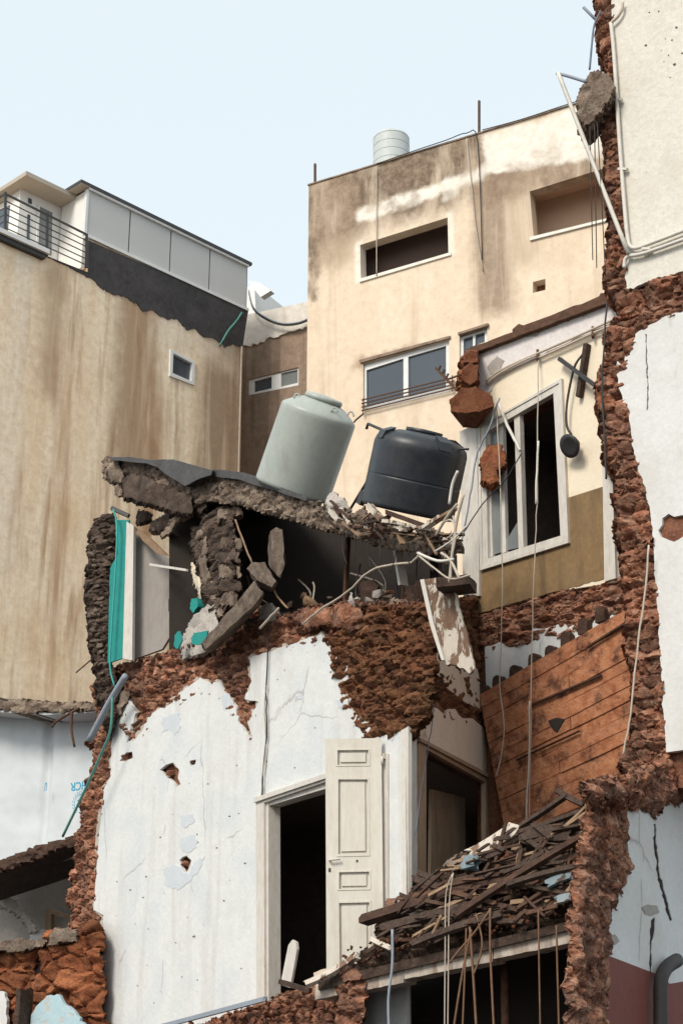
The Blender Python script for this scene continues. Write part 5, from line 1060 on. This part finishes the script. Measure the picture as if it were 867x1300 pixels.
# tarpaulin
def sheet(name, fr, quad, nu, nv, wave, m, parent=None, d=0.0):
    vv = []; fs = []
    for j in range(nv + 1):
        for i in range(nu + 1):
            a = i / nu; b_ = j / nv
            x = (quad[0][0] * (1 - a) + quad[1][0] * a) * (1 - b_) + (quad[3][0] * (1 - a) + quad[2][0] * a) * b_
            y = (quad[0][1] * (1 - a) + quad[1][1] * a) * (1 - b_) + (quad[3][1] * (1 - a) + quad[2][1] * a) * b_
            s, t = fr.loc(x, y, d)
            w_ = wave * (.8 * noise.noise(V((s * 1.7, t * .2, 3))) + .4 * noise.noise(V((s * 4, t * .3, 8))) + .22 * noise.noise(V((s * 1.2 + t * 1.6, t * 2.2, 5))) + .05 * noise.noise(V((s * 7, t * 7, 1))))
            w_ -= wave * 1.3 * math.exp(-((x - 62 - (y - 920) * -.06) / 5) ** 2) * (1 - b_ * .6)
            vv.append(fr.w(s, t, d + w_))
    n1 = nu + 1
    for j in range(nv):
        for i in range(nu): fs.append((j * n1 + i, j * n1 + i + 1, (j + 1) * n1 + i + 1, (j + 1) * n1 + i))
    n0 = len(vv); back = [v - fr.n * .006 for v in vv]
    o = mk(name, vv, fs, m, parent, smooth=True); return o
tpn = T('tarpaulin', 'white plastic tarpaulin with cyan print hanging under the eaves', 'tarpaulin', NB.P(60, 1080, .2))
sheet('sheet', NB, [(-60, 898), (128, 908), (122, 1085), (-60, 1122)], 70, 60, .10, m_tarp, tpn, .12)
tc = bpy.data.curves.new('lettering', 'FONT'); tc.body = 'UNHCR'; tc.size = 1.0; tc.offset = .02; tc.extrude = .002; tc.align_x = 'CENTER'
to = bpy.data.objects.new('lettering', tc); COL.objects.link(to)
dg = bpy.context.evaluated_depsgraph_get(); tm = bpy.data.meshes.new_from_object(to.evaluated_get(dg)); bpy.data.objects.remove(to)
bx0 = min(v.co.x for v in tm.vertices); bx1 = max(v.co.x for v in tm.vertices); by1 = max(v.co.y for v in tm.vertices)
TA = NB.shift(.30)
def print_on(nm, local_pts, faces): return mk(nm, [TA.w(*p) for p in local_pts], faces, m_cyan, tpn)
sA = TA.loc(90, 994.5); sB = TA.loc(126, 1003)
wid = (sB[0] - sA[0]); hgt_ = TA.loc(91, 994.5)[1] - TA.loc(91, 1005)[1]
pts = [(sB[0] - (v.co.x - bx0) / (bx1 - bx0) * wid, sA[1] - (v.co.y) / by1 * hgt_, v.co.z) for v in tm.vertices]
print_on('lettering', pts, [tuple(p.vertices) for p in tm.polygons])
pts2 = [(TA.loc(60, 1000)[0] - (v.co.x - bx0) / (bx1 - bx0) * .25, TA.loc(58, 994)[1] - v.co.y / by1 * hgt_, v.co.z) for v in tm.vertices if True]
keep = [p for p in tm.polygons if all(tm.vertices[i].co.x < bx0 + (bx1 - bx0) * .2 for i in p.vertices)]
print_on('lettering', pts2, [tuple(p.vertices) for p in keep])
# wreath emblem: leaves on two arcs and a small figure between
ec = TA.loc(102, 1019); er = .13; vv = []; fs = []
for s in (-1, 1):
    for k in range(9):
        an = R(-70 + k * 18); cx = ec[0] + s * er * math.cos(an); cy = ec[1] + er * 1.15 * math.sin(an)
        tx, ty = -s * math.sin(an), math.cos(an); nx_, ny_ = math.cos(an) * s, math.sin(an)
        for sd_ in (-1, 1):
            b0_ = len(vv); ex, ey = tx * .045 + nx_ * sd_ * .036, ty * .045 + ny_ * sd_ * .036
            vv += [(cx, cy, 0), (cx + ex * .5 + tx * .016, cy + ey * .5 + ty * .016, 0), (cx + ex, cy + ey, 0), (cx + ex * .5 - tx * .014, cy + ey * .5 - ty * .014, 0)]; fs.append((b0_, b0_ + 1, b0_ + 2, b0_ + 3))
b0_ = len(vv); vv += [(ec[0] + x * .1, ec[1] + y * .1, 0) for x, y in ((-.35, .5), (.0, .15), (.35, .5), (.3, .1), (.15, -.4), (-.15, -.4), (-.3, .1))]; fs.append(tuple(range(b0_, b0_ + 7)))
print_on('emblem', vv, fs)
# reinforcing rods hanging at the eaves
for pts, lb in (([(101, 899), (85, 908), (72, 916), (66, 923)], 'rusty bent rod hanging from the rough eaves'), ([(92, 905), (91, 925), (95, 948)], 'thin rusty wire dangling before the tarpaulin')):
    o = tube('rebar', [NB.P(x, y, .78) for x, y in pts], .022, m_rust); tag(o, lb, 'rod')
# rubble wall at the bottom left
wl = T('rubble_wall', 'crumbling orange stone wall with pale blue plaster scraps', 'wall', A.P(60, 1330, -.1))
lw = [(-60, 1196), (-10, 1199), (20, 1195), (38, 1204), (52, 1196), (60, 1182), (75, 1178), (92, 1186), (104, 1176), (118, 1166), (128, 1172), (131, 1200), (129, 1240), (132, 1262), (130, 1285), (136, 1300), (138, 1350), (-60, 1350)]
FA = wall(xy(70, 1250, 24.0), -62)
lump('masonry', FA, lw, m_orange, wl, [[(38, 1220), (47, 1212), (51, 1224), (44, 1240), (39, 1236)]], .1, .5, .034, .13, (.55, .42), .14, .045, 210, jagamp=3.5)
stones(FA, lw, 70, m_orange, wl, (.06, .26), .12, 211)
lump('coping_stone', FA, [(-60, 1196), (0, 1196), (22, 1190), (45, 1192), (55, 1190), (50, 1200), (22, 1208), (0, 1206), (-60, 1210)], m_conc, wl, [], .3, .4, .03, .03, (.4, .2), .05, .03, 212)
lump('coping_stone', FA, [(56, 1190), (66, 1180), (82, 1177), (96, 1184), (92, 1194), (74, 1196), (58, 1200)], m_conc, wl, [], .3, .4, .03, .03, (.4, .2), .06, .03, 213)
slab('plaster', FA, jag([(36, 1350), (40, 1288, 2), (52, 1272, 2), (60, 1264, 2), (76, 1263, 2), (84, 1276, 2), (96, 1285, 2), (108, 1302, 2), (112, 1350)], 0, 4, 214), m_bluepl, wl, [], .30, .06)
slab('plaster', FA, jag([(-60, 1350), (-60, 1262, 2), (2, 1258, 2), (9, 1270, 2), (8, 1288, 2), (12, 1350)], 0, 4, 215), m_white, wl, [], .30, .06)
slab('back_plaster', FA, [(30, 1205), (60, 1205), (60, 1250), (30, 1250)], m_white, wl, [], -.45, .1)
wp = beam('old_plank', FA.P(24, 1350, .42), FA.P(33, 1252, .38), .28, .08, m_wood, None, up=FA.u, ragged=.14); tag(wp, 'weathered plank propped against the orange stone wall', 'plank')

# ------------------------------------------------------------------ loose cables
def cab(pts, r, m, lb, fr=None, off=.1, nm='cable'):
    o = tube(nm, [(fr.P(p[0], p[1], p[2] if len(p) > 2 else off) if fr else at(*p)) for p in pts], r, m, None, 6, wob=.006); tag(o, lb, 'cable')
cab([(683, 452, .07), (682, 560), (682, 620), (679, 690), (676, 770), (674, 850), (673, 950), (671, 1050, .2)], .008, m_cablew, 'pale cable hanging from the conduits across window and lath panel', C, .22)
cab([(683, 560), (681, 600), (680, 640)], .015, m_pipew, 'pale tube threaded on the cable before the window', C, .23)
cab([(672, 890), (671, 960), (668, 1040), (672, 1055)], .012, m_cablew, 'bundled pale cable end in front of the lath panel', C, .26)
cab([(630, 512), (634, 600), (637, 700), (637, 780), (634, 870), (640, 925), (634, 970), (629, 986)], .008, m_cablew, 'pale cable hanging by the left window sash down the lath panel', C, .3)
cab([(634, 505), (620, 545), (606, 575), (598, 620), (591, 660), (585, 690)], .012, m_bluepipe, 'grey jointed cable from the brick lump to the roof wreck', C, .35)
cab([(632, 512), (644, 540), (655, 562), (660, 572)], .022, m_pipew, 'pale slat leaning across the top of the broken window', C, .18, 'slat')
cab([(662, 575), (640, 610), (612, 640), (585, 680), (560, 700)], .008, m_cabled, 'thin dark wire sloping from the window to the roof wreck', C, .32)
cab([(770, 384), (766, 440), (764, 500), (767, 560), (769, 608)], .013, m_cabled, 'black wire along the torn masonry edge by the lamp', D, .15)
cab([(823, 692), (817, 760), (808, 830), (803, 880), (796, 930), (790, 958)], .012, m_pipe, 'tan cord hanging down the torn masonry of the right wall', D, .24)
cab([(342, 796), (340, 830), (338, 880), (339, 925), (335, 970), (333, 1010)], .010, m_cabled, 'thin dark cable running down the white wall to the door frame', A, .04)
cab([(339, 870), (336, 900), (338, 940), (334, 985), (331, 1014)], .008, m_cablew, 'thin pale cable beside the dark one above the door frame', A, .04)
cab([(553, 858), (550, 900), (545, 940), (535, 1000), (527, 1060)], .006, m_cableb, 'fine bluish wire hanging past the corner post', B, .12)
cab([(384, 792), (410, 772), (440, 752), (470, 725), (500, 716), (522, 714), (535, 700)], .015, m_cablew, 'grey cable sagging across the dark room under the slab', A, .2)
cab([(299, 660), (310, 690), (320, 714)], .014, m_woodl, 'pale stick from the wall remnant to the wedge block', A, .15, 'stick')
cab([(346, 745), (356, 762), (366, 772)], .014, m_woodl, 'pale stick below the wedge block', A, .15, 'stick')
cab([(354, 772), (342, 785), (330, 798)], .016, m_cablew, 'grey rod by the pinkish lump', A, .3, 'rod')
for k, pts in enumerate((((530, 702), (555, 712), (575, 710)), ((532, 706), (552, 722), (572, 735), (596, 730)), ((570, 740), (574, 700), (580, 660), (588, 628)), ((552, 700), (575, 685), (592, 668)), ((553, 680), (566, 658), (580, 640)), ((572, 736), (573, 710), (578, 680), (575, 655)), ((570, 640), (574, 615), (581, 598)), ((560, 665), (572, 660), (578, 672), (570, 682)), ((583, 735), (572, 712), (560, 702)))):
    tb = tube('loose_cable', [A.P(x, y, .5) for x, y in pts], .011 if k % 2 else .016, m_pipew if k % 3 == 0 else m_cablew); tag(tb, 'tangled pale cable at the low end of the roof slab', 'cable', 'tangle of pale cables beside the white pilaster')
ra = T('broken_antenna', 'small dark comb shaped antenna sticking out beside the brick lump', 'antenna', C.P(585, 495, .3))
beam('boom', C.P(553, 467, .3), C.P(580, 496, .3), .03, .03, m_rust, ra)
for x, y in ((556, 468), (561, 473), (566, 478)): beam('tooth', C.P(x, y + 3, .3), C.P(x + 3, y - 4, .3), .02, .02, m_rust, ra)
beam('stay', C.P(567, 482, .3), C.P(590, 474, .1), .022, .022, m_rust, ra)
wi = T('hanging_wires', 'thin dark wires hanging below the concrete boulder', 'wires', D.P(752, 260, .3))
for k, (x0, x1) in enumerate(((748, 752), (754, 757), (757, 768))): tube('wire', [D.P(x0, 145, .3), D.P((x0 + x1) / 2, 240, .3), D.P(x1, 330 + 10 * k, .2)], .007, m_cabled, wi)

# ------------------------------------------------------------------ loose gravel and scraps on the broken edges
def gravel(name, pts, m, label, seed):
    rn = random.Random(seed); vv = []; fs = []
    for (p, s) in pts:
        me = rock_mesh(rn.randrange(12), m); q = Matrix.Translation(p) @ Matrix.Rotation(rn.uniform(0, 6), 4, 'Z') @ Matrix.Rotation(rn.uniform(0, 6), 4, 'X')
        b0 = len(vv); vv += [q @ (v.co * s) for v in me.vertices]; fs += [tuple(b0 + i for i in f.vertices) for f in me.polygons]
    o = mk(name, vv, fs, m); tag(o, label, 'gravel', kind='stuff'); return o
rn = random.Random(99); pts = []
line = [(150, 850), (200, 836), (245, 822), (300, 802), (345, 788), (395, 775), (440, 768), (500, 768), (552, 764)]
for k in range(420):
    t = rn.uniform(0, len(line) - 1.001); i = int(t); f = t - i
    x = line[i][0] + (line[i + 1][0] - line[i][0]) * f; y = line[i][1] + (line[i + 1][1] - line[i][1]) * f
    pts.append((A.P(x, y + rn.uniform(-5, 4), rn.uniform(-.35, .08)), rn.uniform(.03, .11)))
gravel('loose_rubble', pts, m_rubble, 'loose crumbs of brick along the torn top of the white wall', 1)
pts = []
for k in range(140):
    x = rn.uniform(430, 740); y = 1238 - (x - 400) * .2365 - rn.uniform(-2, 26)
    pts.append((G.P(x, y, rn.uniform(.0, .12)), rn.uniform(.02, .06)))
gravel('loose_rubble', pts, m_earth, 'dark crumbs along the front of the fallen floor', 2)
pts = []
for k in range(200):
    x = rn.uniform(235, 470); y = 1304 - (x - 235) * .28 + rn.uniform(-2, 30)
    pts.append((A.P(x, y, rn.uniform(.26, .5)), rn.uniform(.03, .11)))
gravel('loose_rubble', pts, m_stone, 'reddish crumbs on the bank at the foot of the white wall', 3)
pts = []
for k in range(160):
    x = rn.uniform(395, 585); y = 640 + (x - 395) * .27 + rn.uniform(-6, 10)
    pts.append((RS.P(x, y, rn.uniform(.0, .22)), rn.uniform(.03, .10)))
gravel('loose_rubble', pts, m_conc, 'grey crumbs round the feet of the two tilted tanks', 4)
for k in range(34):
    x = rn.uniform(420, 590); y = 648 + (x - 420) * .25 + rn.uniform(-10, 16); L = rn.uniform(12, 38); an = R(rn.gauss(-15, 38))
    o = beam('lath_scrap', RS.P(x - L / 2 * math.cos(an), y + L / 2 * math.sin(an), .2), RS.P(x + L / 2 * math.cos(an), y - L / 2 * math.sin(an), rn.uniform(.1, .35)), rn.uniform(.02, .07), rn.uniform(.012, .03), (sm_ := rn.choice((m_wood, m_wood, m_woodb, m_chipw, m_woodl))), None, ragged=.03)
    look = ('long ' if L > 24 else 'short ') + {m_wood: 'blackened', m_woodb: 'brown', m_woodl: 'pale', m_chipw: 'white painted'}[sm_]
    tag(o, look + ' lath scrap littering the low end of the roof slab', 'lath', look + ' scraps on the roof slab')
for k in range(9):
    x = 440 + k * 15 + rn.uniform(-5, 5)
    o = tube('dangling_wire', [RS.P(x, 672 + (x - 440) * .22, .1), RS.P(x + rn.uniform(-3, 3), 690 + (x - 440) * .2 + rn.uniform(0, 10), .12), RS.P(x + rn.uniform(-6, 6), 705 + (x - 440) * .12 + rn.uniform(0, 18), .1)], .006, m_cabled); tag(o, 'thin wire dangling from the underside of the roof slab', 'wire', 'wires dangling under the roof slab')

# stone blocks left along the broken wall top, and rods in the dark room
for k in range(34):
    x = rn.uniform(250, 552); y = 806 - (x - 250) * .16 - (x > 430) * (x - 430) * -.07 + rn.uniform(-22, 2)
    s = rn.uniform(.09, .26); mm = rn.choice((m_conc, m_stone, m_concd, m_concpl, m_stone))
    o = inst('fallen_stone', rock_mesh(rn.randrange(12), mm), Matrix.Translation(A.P(x, y, rn.uniform(-.7, -.1))) @ Matrix.Rotation(rn.uniform(0, 6), 4, 'Z') @ Matrix.Rotation(rn.uniform(-.5, .5), 4, 'X') @ Matrix.Diagonal((s * rn.uniform(1, 1.6), s, s * rn.uniform(.6, 1), 1)), None)
    look = ('large ' if s > .18 else 'small ') + {m_conc: 'tan', m_stone: 'red brown', m_concd: 'dark', m_concpl: 'pale grey'}[mm]
    tag(o, look + ' stone lying along the broken top of the white wall', 'stone', look + ' stones on the broken wall top')
for k in range(12):
    x = rn.uniform(300, 540); y = 790 - (x - 300) * .13
    o = tube('bent_rod', [A.P(x, y, -.3), A.P(x + rn.uniform(-15, 15), y - rn.uniform(15, 30), -.35), A.P(x + rn.uniform(-30, 30), y - rn.uniform(30, 70), -.4)], rn.choice((.008, .012)), rn.choice((m_rust, m_cablew, m_cabled))); tag(o, 'bent thin rod standing in the dark room under the slab', 'rod', 'bent rods in the dark room')
